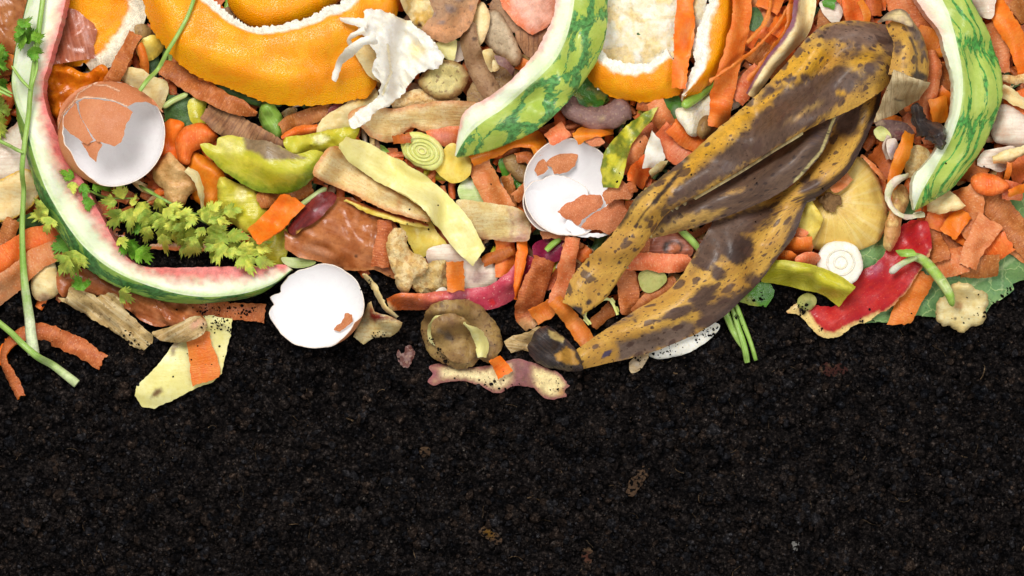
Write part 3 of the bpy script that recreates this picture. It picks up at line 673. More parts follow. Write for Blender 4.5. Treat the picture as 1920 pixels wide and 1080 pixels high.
# ---------------------------------------------------------------- the mass of small scraps at the bottom of the heap
HEAP = P("-150,-200 2080,-200 2080,440 1890,470 1740,520 1600,490 1500,490 1430,520 1320,520 1240,590 1140,600 1060,560 960,530 860,520 760,500 690,470 560,450 500,440 470,410 330,400 240,420 160,460 110,540 30,530 -60,580 -150,590")
def build_scraps():
    r = random.Random(5); V = []; F = []; fm = []; pal = ['carrot_dark', 'carrot_brown', 'carrot', 'carrot_pink', 'potato_skin', 'cream', 'green_dark', 'yellow_green', 'onion_skin', 'onion_white', 'tan_flesh', 'green']
    wts = [10, 10, 8, 6, 5, 3, 4, 2, 5, 1, 3, 2]; b = 0; uv = []
    for i in range(2600):
        if i < 1500: x = r.uniform(-140, 2060); y = r.uniform(-190, 590)
        else: x = r.uniform(-10, 1930); y = r.uniform(-30, 560)
        if not inside(np.array([x]), np.array([y]), HEAP)[0]: continue
        right = x > 1330
        L = r.uniform(22, 70); w = r.uniform(9, 26); a = r.uniform(0, 6.28); bend = r.uniform(-.02, .02); k = int(L / 6) + 2
        mi = r.choices(range(len(pal)), wts)[0]
        if right and r.random() < .5: mi = r.choice([0, 1, 2, 2, 3])
        if x < 330 and 390 < y < 520 and x > 230: mi = 6
        cx, cy = x, y; rows = []
        for j in range(k):
            wj = w * (0.75 + .25 * math.sin(math.pi * (j + .5) / k)) + r.uniform(-1.2, 1.2)
            rows.append([(cx - math.sin(a) * wj * s * .5, cy + math.cos(a) * wj * s * .5) for s in (-1, -.5, 0, .5, 1)])
            cx += math.cos(a) * L / k; cy += math.sin(a) * L / k; a += bend * 6
        R_ = np.array(rows); hz = samp(H, R_[..., 0], R_[..., 1]); z = float(np.percentile(hz, 60)) * .6 + .4 * hz
        tl = r.uniform(-.12, .12); z = z + 3 + 4 * np.array([0, .75, 1, .75, 0])[None, :] * r.choice([1, 1, -.4]) + tl * np.arange(k)[:, None] * 6
        if z.max() > 34: continue
        splat(R_[..., 0], R_[..., 1], z)
        kk = (D - 20 * PX) / D
        for lay in (0, -2.6):
            for j in range(k):
                for c_ in range(5): V.append(((R_[j, c_, 0] - 960) * PX * kk, -(R_[j, c_, 1] - 540) * PX * kk, (z[j, c_] + lay) * PX)); uv.append(((j * 6 + b) * .01, c_ * w / 4 * .01))
        n = k * 5
        for j in range(k - 1):
            for c_ in range(4):
                q = b + j * 5 + c_; F.append((q, q + 5, q + 6, q + 1)); F.append((q + n + 1, q + n + 6, q + n + 5, q + n)); fm += [mi, mi]
        for j in range(k - 1):
            for c_, rv in ((0, 0), (4, 1)):
                q = b + j * 5 + c_; F.append((q, q + n, q + n + 5, q + 5) if not rv else (q + 5, q + n + 5, q + n, q)); fm.append(mi)
        for c_ in range(4):
            q = b + c_; F.append((q, q + 1, q + n + 1, q + n)); q = b + (k - 1) * 5 + c_; F.append((q + n, q + n + 1, q + 1, q)); fm += [mi, mi]
        b += 2 * n
    me = bpy.data.meshes.new('vegetable_scraps'); me.from_pydata(V, [], F)
    uvl = me.uv_layers.new(name='UVMap'); vi = np.empty(len(me.loops), np.int32); me.loops.foreach_get('vertex_index', vi); uvl.data.foreach_set('uv', np.array(uv, np.float32)[vi].ravel())
    at = me.color_attributes.new('paint', 'FLOAT_COLOR', 'POINT'); at.data.foreach_set('color', np.zeros(len(V) * 4, np.float32))
    for p in pal: me.materials.append(MT[p])
    me.polygons.foreach_set('material_index', np.array(fm, np.int32)); me.polygons.foreach_set('use_smooth', np.ones(len(F), bool)); me.update(); me.set_sharp_from_angle(angle=1.0)
    o = bpy.data.objects.new('vegetable_scraps', me); C.objects.link(o); tag(o, 'mass of small mixed peelings at the bottom of the heap', None, kind='stuff')
build_scraps()
# ---------------------------------------------------------------- shorthand
def mm(k): return [MT[i] for i in k.split('/')]
def RB(name, label, cat, m, w, pts, group=None, **kw): return tag(ribbon(name, mm(m), w, pts, **kw), label, cat, group)
def SH(name, label, cat, m, pts, group=None, **kw): return tag(sheet(name, mm(m), pts, **kw), label, cat, group)
def TB(name, label, cat, m, r, pts, group=None, **kw): return tag(tube(name, mm(m), r, pts, **kw), label, cat, group)
def LF(name, label, cat, m, rails, zs, group=None, **kw): return tag(loft(name, mm(m), rails, zs, **kw), label, cat, group)
CG = 'carrot peelings in the heap'
def CP(label, m, w, pts, **kw): return RB('carrot_peel', label, 'carrot peel', m, w, pts, CG, **kw)

def leaf_outline(x, y, L, ang, wid=1.0, seed=0):
    """a deeply cut parsley leaflet: wedge foot, three lobes, each with pointed teeth"""
    r = random.Random(seed); a = math.radians(ang); loc = [(0, -.02)]
    lobes = [(-58 + r.uniform(-10, 10), .78), (r.uniform(-8, 8), 1.0), (58 + r.uniform(-10, 10), .78)]
    for k, (la, ll) in enumerate(lobes):
        l = math.radians(la); teeth = [(-26, .74), (-10, .93), (4, 1.0), (17, .90), (30, .70)]
        for j, (ta, tr) in enumerate(teeth):
            q = l + math.radians(ta + r.uniform(-3, 3)) * (1.0 if k == 1 else .9); rr = ll * tr * r.uniform(.9, 1.08)
            loc.append((.16 + .84 * rr * math.cos(q), .84 * rr * math.sin(q)))
            if j < 4: q2 = q + math.radians(7); r2 = rr * r.uniform(.70, .82); loc.append((.16 + .84 * r2 * math.cos(q2), .84 * r2 * math.sin(q2)))
        if k < 2:
            q = math.radians((la + lobes[k + 1][0]) / 2); r3 = r.uniform(.30, .42); loc.append((.16 + .84 * r3 * math.cos(q), .84 * r3 * math.sin(q)))
    loc.append((0, .02))
    return [(x + (u * math.cos(a) - v * wid * math.sin(a)) * L, y + (u * math.sin(a) + v * wid * math.cos(a)) * L) for u, v in loc]
def leaf(x, y, L, ang, parent, m='parsley', wid=1.0, seed=0, lift=1.5, name='leaf'):
    a = math.radians(ang); x2, y2 = x + math.cos(a) * L * .8, y + math.sin(a) * L * .8
    ax = math.cos(a); ay = math.sin(a); r = random.Random(seed + 3); tl = r.uniform(-.16, .16); fold = r.uniform(.12, .35)
    return sheet(name, mm(m), leaf_outline(x, y, L * 1.15, ang, wid, seed), th=1.1, nz=(3.6, 9, ang), jag=.35, smooth=False, sp=2.6, grain=ang, parent=parent, stiff=2, lift=lift,
                 zf=lambda X, Y: tl * ((X - x) * ax + (Y - y) * ay) + fold * np.abs((X - x) * -ay + (Y - y) * ax), sharp=80)

# ================================================================ LEFT
SH('onion_skin', 'tan papery onion skin at the top left corner beside the watermelon rind', 'onion skin', 'onion_skin', '-40,-30 66,-30 60,20 45,60 40,108 10,95 -40,90', th=1.6, dome=5, dome_r=26, nz=(8, 20, 60), grain=80)
CP('dark carrot peel at the left edge behind the green stalks', 'carrot_dark', 30, '-30,150 0,130 45,118')
CP('shaded orange carrot peel under the parsley leaves at the left edge', 'carrot', 26, '-30,105 10,112 40,125')
SH('turnip_piece', 'pinkish white turnip piece at the left edge left of the watermelon rind', 'turnip piece', 'onion_white', '-30,262 20,240 50,218 60,262 55,335 30,348 -30,350', th=12, dome=10, nz=(3, 20), paints=[('edge', 8, (196, 130, 100), .5)])
SH('lemon_peel', 'cream rind piece with a yellow rim at the left edge', 'citrus peel', 'cream/yellow/yellow', '-30,350 0,338 55,318 78,350 66,378 44,398 15,412 -30,418', th=8, dome=6, nz=(2, 20), paints=[('edge', 4, (224, 176, 40), 1)], lift=3)
SH('green_leaf', 'dark green leaf scrap between carrot peels left of the watermelon rind', 'leaf scrap', 'green_dark', '28,420 60,400 110,420 135,470 100,500 40,470', th=2)
CP('short brownish carrot peel standing at the far left edge above the wide one', 'carrot_brown', [22, 30, 26], '-8,500 12,445 26,412')
CP('wide orange carrot peel running under the watermelon rind at the left', 'carrot', [44, 42, 38], '-30,508 30,470 75,445 150,434')
SH('parsnip_piece', 'cream chopped parsnip piece lying on the soil below the wide carrot peel', 'parsnip piece', 'cream', '58,520 70,492 98,488 108,512 112,545 80,566 62,558', th=9, dome=8, nz=(4, 12), paints=[('e', 80, 560, 30, 14, 0, (190, 140, 110), .7, .6)])
RB('turnip_peel', 'pinkish tan turnip peel at the left edge with one end on the soil', 'turnip peel', 'carrot_pink', [44, 44, 40], '-40,572 30,520 75,485 130,458', paints=[('t', -.2, .35, (186, 140, 108), .6, .4)])
SH('parsley_leaf', 'dark green parsley leaf tucked against the watermelon rind above the onion skins', 'parsley leaf', 'parsley_green', leaf_outline(130, 452, 40, 150, 1, 3), th=1.2, sp=3, smooth=False)

# behind the watermelon rind, top
LF('orange_peel', 'orange peel piece with a broad white pith edge at the top left', 'orange peel', 'orange/pith/pith',
   ['128,-40 118,20 112,60 104,100 120,124', '170,-40 168,30 158,70 150,105 150,124', '232,-40 228,20 206,62 182,92 160,118', '268,-40 272,25 252,78 225,116 172,136'], [6, 22, 20, 3], per=7, th=6, paints=[('s', .74, 1.3, (252, 242, 214), 1, .07)], stiff=6)
SH('pumpkin_pulp', 'glossy knobbly orange pulp just above the brown cracked egg', 'pumpkin pulp', 'knobbly_orange', '84,128 110,118 135,128 165,138 195,123 204,132 200,158 176,172 150,190 135,215 104,222 86,180', th=8, dome=14, dome_r=22, nz=(14, 15), paints=[('e', 120, 180, 22, 14, 30, (170, 84, 20), .7, .8)])
SH('onion_skin', 'reddish brown onion skin lying over the orange peel right of the rind', 'onion skin', 'onion_red', '118,10 140,18 158,32 176,44 183,58 176,84 178,108 152,112 122,118 92,122 96,70', th=1.6, dome=7, dome_r=30, nz=(4, 24, 75), grain=75, lift=3, smooth=False, paints=[('e', 160, 55, 24, 9, 60, (205, 150, 140), .5, .9)])
SH('potato_scrap', 'small tan potato scrap beside the big orange peel', 'potato peel', 'potato_gold', '254,48 268,44 286,58 280,72 262,74 252,62', th=5, dome=5, dome_r=10)
SH('lemon_peel', 'pale yellow peel scrap under the thin green stalk by the big orange peel', 'citrus peel', 'yellow', '258,82 290,66 306,84 296,102 274,114 258,104', th=3, dome=5, dome_r=14)
CP('narrow carrot curl between the pith edge and the pale yellow scrap', 'carrot', [14, 17, 15], '262,84 268,105 270,138', curl=7)
SH('green_leaf', 'dark green leaf piece in the gap right of the brown cracked egg', 'leaf scrap', 'green_dark', '312,182 350,180 372,200 358,240 330,244 310,222', th=2, dome=3)
SH('parsnip_piece', 'cream parsnip peel with brown edges above the brown egg', 'parsnip piece', 'cream', '228,146 240,128 262,130 288,143 313,152 311,188 300,206 268,176 236,158', th=4, dome=7, dome_r=18, paints=[('e', 300, 185, 12, 30, 20, (190, 150, 110), .5, .6)])
CP('flat orange carrot peel reaching from the pith edge down to the brown egg', 'carrot_brown', [24, 27, 25], '254,62 234,102 206,162', curl=4)
SH('pepper_strip', 'yellow and green pepper strip between carrot peels above the yellow green peel', 'pepper strip', 'yellow_green', '356,188 388,180 386,214 396,238 368,240 356,222', th=5, dome=6, paints=[('e', 384, 210, 8, 30, 0, (70, 96, 36), .8, .7)])
TB('green_stalk', 'short green stalk end right of the brown cracked egg', 'stalk', 'green_pale', 5.5, '306,202 322,190 352,176')

# orange and carrot ends right of the brown egg
SH('orange_peel', 'smooth orange peel piece touching the right side of the brown egg', 'orange peel', 'carrot_bright', '305,232 322,222 346,232 340,262 338,300 318,318 300,300', th=7, dome=12, dome_r=18)
SH('mandarin_peel', 'mandarin peel piece under the curled tan flesh and the yellow green peel', 'mandarin peel', 'carrot_bright', '356,300 364,286 388,296 418,318 422,352 410,382 384,388 362,372 352,336', th=6, dome=14, dome_r=22, grain=30)
SH('carrot_end', 'rounded orange carrot end left of the yellow green peel', 'carrot end', 'carrot', '330,262 342,242 366,232 396,238 406,256 392,270 362,284 352,308 334,300', th=8, dome=14, dome_r=18)
SH('apple_core', 'curled brownish apple flesh between the brown egg and the mandarin peel', 'apple scrap', 'brown_flesh', '284,322 298,300 318,286 336,302 350,316 362,330 368,352 352,366 344,384 322,392 308,378 306,356 290,342', th=6, dome=14, dome_r=16, nz=(12, 14), paints=[('e', 330, 330, 20, 12, 30, (232, 190, 130), .6, .8)])
RB('apple_peel', 'thin pale curl of peel hooking over the mandarin peel', 'apple peel', 'cream', [9, 14, 12, 4], '352,318 368,330 376,352 376,402', lift=2, curl=3)

# translucent flesh, centre left
SH('pear_flesh', 'translucent greenish yellow pear flesh below the yellow green peel', 'fruit flesh', 'yellow_green', '414,332 446,344 480,358 500,388 494,420 470,440 440,424 414,398', th=7, dome=9, dome_r=18, nz=(6, 18), paints=[('e', 452, 365, 16, 24, 0, (226, 214, 140), .7, .9), ('edge', 9, (196, 168, 70), .5)])
SH('pepper_strip', 'yellow green pepper piece left of the copper onion skin', 'pepper strip', 'yellow_green', '476,452 520,440 536,430 536,480 528,498 486,484', th=5, dome=5)
SH('leek_leaf', 'pale green leaf sliver above the open white eggshell', 'leaf scrap', 'green_pale', '528,484 552,482 592,492 575,500 540,499', th=2)
CP('pinkish carrot peel behind the bright flat carrot slice', 'carrot_brown', [30, 34, 28], '486,378 520,368 585,352')
CP('carrot scrap glimpsed below the parsley leaves', 'carrot', 22, '445,440 468,462 450,492')
TB('green_stalk', 'pale green stalk end between the flat carrot slice and the apple peel', 'stalk', 'green_pale', 6, '560,388 578,376 612,352')
# red strip under parsley
RB('turnip_peel', 'pale red edged peel lying below the parsley leaves above the lower rind', 'turnip peel', 'carrot_pink', [10, 14, 12], '280,462 330,462 400,466', paints=[('s', .0, .5, (222, 180, 150), .8, .3)])

# lower left, on the soil
CP('soil dusted carrot strip sticking out below the watermelon rind', 'carrot_brown', [30, 34, 33, 34], '330,578 390,580 440,583 497,587', curl=3, th=3, drape=True)
p_ = sheet('potato_peel', mm('pale_yellow/potato_skin/potato_skin'), '345,600 392,592 436,598 432,630 420,680 416,700 400,716 372,726 330,746 288,766 266,762 252,742 256,724 286,696 312,664 330,640', th=4, dome=5, dome_r=30, nz=(4, 60), sp=4, smooth=False,
           paints=[('p', '286,738 292,730 302,728 304,734 296,742 284,746', (128, 98, 62), 1, 3), ('p', '318,640 345,606 350,612 336,650 322,668', (150, 122, 92), .8, 5), ('e', 412, 612, 18, 10, 0, (120, 100, 70), .45, .8)])
tag(p_, 'large pale yellow potato peel lying on the soil at the lower left', 'potato peel')
CP('orange carrot patch stuck across the large pale potato peel', 'carrot', [44, 48, 56, 52], '372,624 376,655 384,690 386,716', curl=3, lift=0, cut=(0, .25))
p_ = sheet('onion_skin', mm('onion_skin'), '108,520 124,500 160,504 200,508 240,524 300,556 345,565 384,598 388,612 350,620 322,610 290,612 262,600 235,580 200,560 150,550 120,556', th=1.6, dome=12, dome_r=30, nz=(9, 22, 30), grain=25, lift=3,
           creases=[('215,520 235,560 250,600', 5, 4), ('290,560 300,600', 5, 3)], paints=[('e', 225, 535, 40, 12, 25, (206, 160, 140), .5, .9)])
tag(p_, 'shiny copper onion skin under the lower bend of the left watermelon rind', 'onion skin')
p_ = sheet('onion_skin', mm('onion_papery'), '136,540 142,530 164,548 182,558 204,545 216,552 232,580 262,606 285,628 286,645 268,656 250,650 200,618 160,592 118,562 112,556 128,560', th=1.6, dome=8, dome_r=26, nz=(9, 16, 40), grain=40, lift=5, jag=1.8, smooth=False)
tag(p_, 'dull yellowish papery onion skin resting on the soil at the left', 'onion skin')
p_ = sheet('onion_skin', mm('onion_papery'), '285,624 310,616 340,604 372,592 388,606 382,624 352,640 318,642 292,634', th=1.6, dome=8, dome_r=14, nz=(4, 9, -30), grain=-30, lift=4, paints=[('e', 372, 606, 20, 12, -30, (222, 160, 130), .8, .7)])
tag(p_, 'pinkish tan onion skin tip beside the large pale potato peel', 'onion skin')
p_ = ribbon('carrot_peel', mm('carrot_brown/carrot_bright'), [16, 24, 26, 30, 32, 34, 34, 32], '40,744 22,706 8,668 22,638 62,622 104,632 142,650 190,680', roll=[20, 30, 55, 45, 15, 0, 0, 0], curl=6, jag=2.0, lift=1, M=11)
tag(p_, 'curled carrot peel looping over the soil at the far left', 'carrot peel', CG)

# ---- left watermelon rind
p_ = loft('watermelon_rind', mm('melon_flesh/melon_skin_a'),
          ['136,-40 132,0 120,60 103,120 89,180 106,240 137,300 168,360 200,420 228,468 262,496 312,500 380,499 450,498 500,496 530,494',
           '76,-40 65,0 50,60 38,120 35,180 58,240 78,300 101,360 135,420 176,470 222,505 290,533 370,550 450,546 508,528 542,503',
           '68,-40 60,0 47,60 35,120 32,180 38,240 57,300 75,360 103,420 150,486 200,526 264,552 340,567 420,563 484,548 544,505'],
          [[30] * 14 + [22, 14], [36] * 14 + [24, 12], [12] * 16], per=9, th=24, stiff=9, flatbottom=True, lin_across=False, wav=1.2, step=4.5,
          matfun=lambda s: (s > .56).astype(int),
          paints=[('p', '180,-50 110,-40 115,0 116,40 100,90 84,150 78,190 86,240 103,300 132,360 180,420 214,470 256,504 330,524 400,526 460,524 500,512 540,500 560,450 300,450 260,430 240,400 210,340 180,280 150,230 130,180 150,120 170,60', (226, 118, 112), .95, 11),
                  ('s', .46, .54, (196, 222, 140), .7, .08)])
tag(p_, 'long curved watermelon rind with a pink inner edge at the left', 'watermelon rind')

# ---- parsley bunch
t = thing('parsley_sprig', 'yellowing parsley sprig spread right of the left watermelon rind', 'parsley sprig', 350, 420)
st = tube('stem', mm('stem'), [3.2, 3, 2.6, 2], '262,348 320,380 400,425 500,490', parent=t, seg=8, stiff=5, lift=2, paints=[('n', 10, .1, (96, 128, 50), .5)])
tube('stem', mm('stem'), [2.2, 2, 1.6], '340,392 370,402 440,400', parent=t, seg=8, lift=2)
tube('stem', mm('stem'), [2, 1.6], '160,350 200,370 262,372', parent=t, seg=8, lift=2)
LV = [(300, 372, 36, 70, 'g'), (325, 385, 36, 40, 'y'), (270, 410, 34, 120, 'd'), (350, 440, 40, 100, 'g'), (305, 420, 40, 60, 'g'), (375, 398, 34, 5, 'g'), (405, 420, 42, 60, 'g'), (440, 452, 38, 70, 'g'), (470, 462, 40, 345, 'y'),
      (150, 335, 26, 200, 'd'), (165, 345, 30, 75, 'd'), (185, 345, 30, 20, 'd'), (178, 372, 24, 95, 'd'), (235, 375, 34, 250, 'y'), (228, 392, 40, 110, 'g'), (250, 390, 46, 95, 'y'), (262, 380, 42, 60, 'g'), (225, 380, 26, 175, 'g'),
      (280, 392, 44, 90, 'g'), (300, 400, 44, 75, 'y'), (290, 425, 36, 115, 'g'), (318, 405, 46, 100, 'g'), (336, 412, 44, 80, 'y'), (345, 400, 38, 20, 'g'), (360, 418, 44, 110, 'g'), (368, 430, 40, 70, 'y'), (385, 412, 44, 330, 'g'), (395, 430, 46, 25, 'y'), (410, 440, 46, 95, 'y'),
      (425, 455, 42, 110, 'y'), (432, 440, 40, 10, 'y'), (450, 470, 48, 5, 'y'), (462, 478, 40, 60, 'y'), (485, 488, 36, 10, 'y'), (380, 450, 40, 130, 'g'), (315, 440, 34, 85, 'y'), (240, 450, 42, 60, 'd'), (262, 470, 36, 30, 'd'), (425, 400, 34, 345, 'y'), (400, 395, 26, 320, 'g')]
for i, (x, y, L, a, c) in enumerate(LV):
    leaf(x, y, L, a, t, 'parsley' if c != 'd' else 'parsley_green', wid=.62 + .3 * ((i * 7) % 5) / 5, seed=i * 13 + 5, lift=2 + (i % 3) * 1.5)

r_ = random.Random(4)
for i in range(14):
    x, y, L, a, c = LV[r_.randrange(8, len(LV))]
    leaf(x + r_.uniform(-22, 22), y + r_.uniform(-14, 14), L * r_.uniform(.5, .72), a + r_.uniform(-40, 40), t, 'parsley', wid=r_.uniform(.55, .8), seed=i + 700, lift=2)
t = thing('parsley_sprig', 'green parsley leaves hanging over the left rind above the papery onion skin', 'parsley sprig', 150, 500)
for i, (x, y, L, a) in enumerate([(100, 395, 42, 165), (104, 408, 30, 110), (150, 470, 46, 100), (138, 480, 40, 120), (160, 545, 30, 250)]):
    leaf(x, y, L, a, t, 'parsley' if i != 4 else 'parsley_green', seed=i + 90)
t = thing('parsley_sprig', 'small green parsley leaf beside the onion skin end under the left rind', 'parsley sprig', 240, 555)
leaf(228, 546, 30, 40, t, 'parsley', seed=201)
t = thing('parsley_sprig', 'green parsley leaves and stalks sticking in from the left edge', 'parsley sprig', 10, 180)
for i, (x, y, L, a, c) in enumerate([(-16, 98, 34, 15, 0), (-14, 115, 42, 20, 0), (2, 150, 20, 60, 0), (-16, 200, 40, 15, 1), (-16, 215, 44, 55, 1), (0, 225, 36, 100, 1), (-18, 180, 30, 340, 1)]):
    leaf(x, y, L, a, t, 'parsley' if c else 'parsley_green', seed=i + 120, lift=3)
tube('stem', mm('stem'), [3, 2.8], '-30,158 0,164 34,180', parent=t, seg=8, stiff=5, lift=4)
tube('stem', mm('stem'), [3, 2.6], '-30,176 0,172 34,186', parent=t, seg=8, stiff=5, lift=2)
# ================================================================ CENTRE TOP
# deep pieces first
TB('green_stalk', 'grey green stalk under the lower edge of the big orange peel', 'stalk', 'green_dark', [8, 10, 9, 5], '405,160 450,178 490,192 528,196')
SH('pod_tip', 'small green pod tip hanging below the big orange peel', 'pod', 'green', '492,196 508,190 524,212 533,232 530,252 518,262 500,246 486,226', th=8, dome=14, dome_r=15, grain=60, paints=[('n', 12, .1, (120, 150, 60), .6)])
CP('dull carrot peel in shade under the big orange peel', 'carrot_brown', [26, 32, 26], '528,244 570,222 625,206')
CP('short carrot curl right of the green pod', 'carrot', [16, 22, 16], '532,262 560,246 594,240', curl=8)
SH('onion_skin', 'dark red onion skin in shade below the right end of the big orange peel', 'onion skin', 'shallot', '620,200 660,186 690,175 670,205 640,225 612,232', th=2)
RB('ginger_peel', 'rough brown ginger peel above the yellow green peel', 'ginger peel', 'ginger', [38, 50, 56, 40], '388,206 430,236 484,268 548,300', curl=12)
CP('tapering brown carrot peel lying below the big orange peel', 'carrot_brown', [30, 40, 36, 24], '304,122 356,152 420,190 482,214', curl=6, taper=(1, .25), lift=2)
CP('sliver of bright carrot at the lower left edge of the big orange peel', 'carrot_bright', [8, 12, 6], '372,142 392,146 414,154', lift=3)
SH('lemon_peel', 'tan yellow citrus peel sloping down under the white pith strands', 'citrus peel', 'cream', '596,240 618,212 648,196 668,172 700,160 706,190 680,215 660,240 630,262 600,266', th=5, dome=6, nz=(4, 14), paints=[('e', 680, 185, 22, 12, -40, (222, 170, 60), .8, .8), ('e', 655, 240, 22, 12, 0, (190, 186, 40), .7, .9)])
SH('avocado_pulp', 'crumbly yellow avocado pulp right of the yellow green peel', 'fruit flesh', 'avocado', '536,262 570,254 610,246 650,238 672,238 664,262 640,288 606,306 570,302 546,290', th=6, dome=8, nz=(8, 9), paints=[('e', 600, 262, 20, 10, 0, (238, 232, 170), .9, .5)])
p_ = sheet('avocado_peel', mm('avocado/green_dark'), '376,270 390,269 406,274 409,260 422,254 444,256 470,262 500,264 528,276 556,290 596,282 610,292 596,322 568,347 540,359 508,362 474,354 438,334 404,306', th=5, dome=24, dome_r=50, nz=(1, 80), grain=30, lift=2, stiff=10,
           paints=[('p', '452,250 500,256 550,286 574,298 530,300 500,300 480,286 462,282 458,268', (146, 122, 90), 1, 3), ('p', '392,296 416,314 446,330 476,342 510,348 544,344 580,320 620,300 640,340 580,390 500,400 400,360 370,300', (112, 136, 26), .9, 9), ('e', 470, 308, 50, 16, 15, (232, 214, 70), .7, .9), ('e', 590, 310, 24, 16, -40, (150, 176, 36), .6, .9), ('p', '404,276 410,258 440,260 452,284 430,296', (226, 214, 120), .7, 8)])
tag(p_, 'curved yellow green avocado peel with a brown patch in the upper centre left', 'avocado peel')

# orange peel big
SH('orange_peel', 'orange peel piece behind the white rim of the big one at the top edge', 'orange peel', 'orange/pith', '400,-60 424,-14 432,18 456,42 496,54 530,50 566,42 596,28 622,12 650,-20 680,-60', th=7, dome=26, dome_r=34, stiff=8)
p_ = loft('rind', mm('orange/pith/orange'),
          ['366,-60 384,-24 404,2 436,30 474,50 522,46 580,32 612,14 640,2 690,-60', '330,-60 350,-10 384,22 426,54 474,74 528,76 590,60 630,44 668,30 726,-60',
           '290,-60 305,0 340,60 400,104 470,132 530,142 600,132 650,115 705,84 750,-60', '258,-60 274,28 306,84 362,136 432,164 508,192 580,194 652,184 702,152 760,-60'],
          [24, 42, 44, 0], per=8, th=7, stiff=16, wav=.9, jag=2.2, parent=None, paints=[('s', -.2, .2, (254, 248, 230), 1, .05), ('e', 560, 92, 50, 28, 0, (255, 176, 30), .35, 1)])  # the yellow ellipse paints a soft highlight into the peel colour
tag(p_, 'big curved orange peel with a white pith rim at the top left centre', 'orange peel')
p_.name = 'orange_peel'

# potato, parsnip scraps between the pith strands and the middle rind
SH('seed_pod', 'straw yellow husk scrap with a dark seed at the top edge', 'husk', 'cream', '745,-30 770,-30 800,-30 812,20 802,52 784,54 770,36 758,20', th=3, nz=(7, 10), dome=5, grain=70, paints=[('e', 784, 42, 6, 14, -30, (80, 46, 24), 1, .4), ('n', 12, .1, (214, 168, 60), .7)])
SH('potato_peel', 'yellowish green peel scrap at the bottom of the gap left of the middle rind', 'potato peel', 'potato_gold', '880,165 920,118 990,104 1010,130 960,175 900,210 880,200', th=3)
SH('potato_peel', 'greenish brown potato skin glimpsed left of the middle watermelon rind', 'potato peel', 'potato_skin', '918,14 960,-30 1000,-30 990,60 960,60', th=3)
SH('onion_skin', 'dark brown onion skin in the shade of the middle watermelon rind', 'onion skin', 'ginger', '966,60 1010,58 1040,44 1030,84 1006,112 982,98', th=2, dome=5)
CP('small carrot corner beside the pink edge of the middle rind', 'carrot', [26, 24], '968,118 992,126 1012,132')
SH('potato_slice', 'pale brown potato slice leaning under the pinkish carrot skin', 'potato slice', 'potato_skin', '900,26 930,18 952,46 970,82 978,110 970,124 940,106 912,84', th=6, dome=8, dome_r=14, paints=[('p', '906,26 930,20 950,48 968,84 974,110 960,112 930,94 912,80', (206, 184, 152), .9, 5)], nz=(1, 30))
SH('potato_slice', 'small cream potato slice standing beside the long brown potato peel', 'potato slice', 'cream', '884,20 904,4 918,24 914,58 896,90 880,74', th=5, dome=6, dome_r=12, lift=4, paints=[('edge', 4, (186, 150, 110), .6)])
SH('potato_peel', 'pinkish papery potato scrap below the spotted potato peel', 'potato peel', 'onion_white', '842,88 866,78 870,108 852,116 846,104', th=2)
SH('potato_peel', 'pale yellow potato scrap right of the white pith strands', 'potato peel', 'pale_yellow', '816,82 838,74 856,76 856,100 848,118 830,104', th=3, dome=4)
RB('potato_peel', 'long tan potato peel running down to the middle watermelon rind', 'potato peel', 'potato_skin', [22, 34, 40, 40, 34], '882,44 880,80 893,120 908,150 928,184', curl=9, group=None, paints=[('e', 890, 75, 6, 4, 0, (92, 70, 60), .8, .5), ('e', 923, 157, 4, 4, 0, (80, 60, 50), .8, .5)])
SH('parsnip_piece', 'small cream chip on the long tan potato peel', 'parsnip piece', 'cream', '906,96 922,92 928,110 922,134 910,118', th=4, dome=3, dome_r=8, lift=2)
SH('parsnip_piece', 'cream wedge scrap pointing at the pink rind edge', 'parsnip piece', 'cream', '925,112 938,118 936,130 926,134', th=3)
SH('potato_peel', 'pinkish brown hooked potato scrap left of the pink rind edge', 'potato peel', 'potato_purple', '926,104 948,112 964,130 962,142 950,130 934,120', th=3)
RB('apple_peel', 'thin cream apple peel under the brown rimmed potato slice', 'apple peel', 'tan_flesh', [20, 30, 24], '736,200 780,182 860,196')
SH('potato_slice', 'greenish yellow potato slice with a brown rim below the white pith strands', 'potato slice', 'potato_gold', '800,128 830,112 862,120 878,138 870,164 848,186 820,186 796,170 783,152', th=7, dome=9, dome_r=14, nz=(1.5, 20), paints=[('p', '800,132 830,118 860,126 868,142 860,162 842,176 818,176 800,164 792,150', (214, 200, 130), .85, 6), ('edge', 4, (150, 110, 66), .7)])
p_ = sheet('potato_peel', mm('potato_skin/cream'), '800,-40 806,4 812,24 798,42 790,58 806,70 830,80 856,76 880,54 892,22 894,-40', th=4, dome=16, dome_r=26, nz=(2, 24), lift=5, paints=[('p', '800,40 860,40 884,0 900,0 890,80 790,80', (216, 156, 106), .8, 14), ('e', 845, 15, 14, 10, 30, (140, 118, 108), .9, .4), ('e', 828, 42, 9, 5, -20, (140, 118, 108), .8, .5), ('e', 812, 26, 8, 8, 0, (140, 118, 108), .7, .5), ('e', 862, -2, 12, 8, 0, (140, 118, 108), .8, .5), ('e', 884, 16, 6, 9, 0, (150, 120, 104), .7, .5)])
tag(p_, 'tan potato peel with round grey spots at the top edge', 'potato peel')
p_ = sheet('carrot_skin', mm('carrot_pink'), '905,-40 935,-10 944,18 972,48 998,66 1020,54 1044,36 1040,-40', th=3, dome=12, dome_r=24, nz=(2, 20), lift=6, grain=50, smooth=False, paints=[('p', '950,-40 960,20 1000,60 1042,36 1040,-40', (232, 190, 168), .75, 12)])
tag(p_, 'broad pinkish carrot skin against the inner side of the middle rind', 'carrot peel', CG)

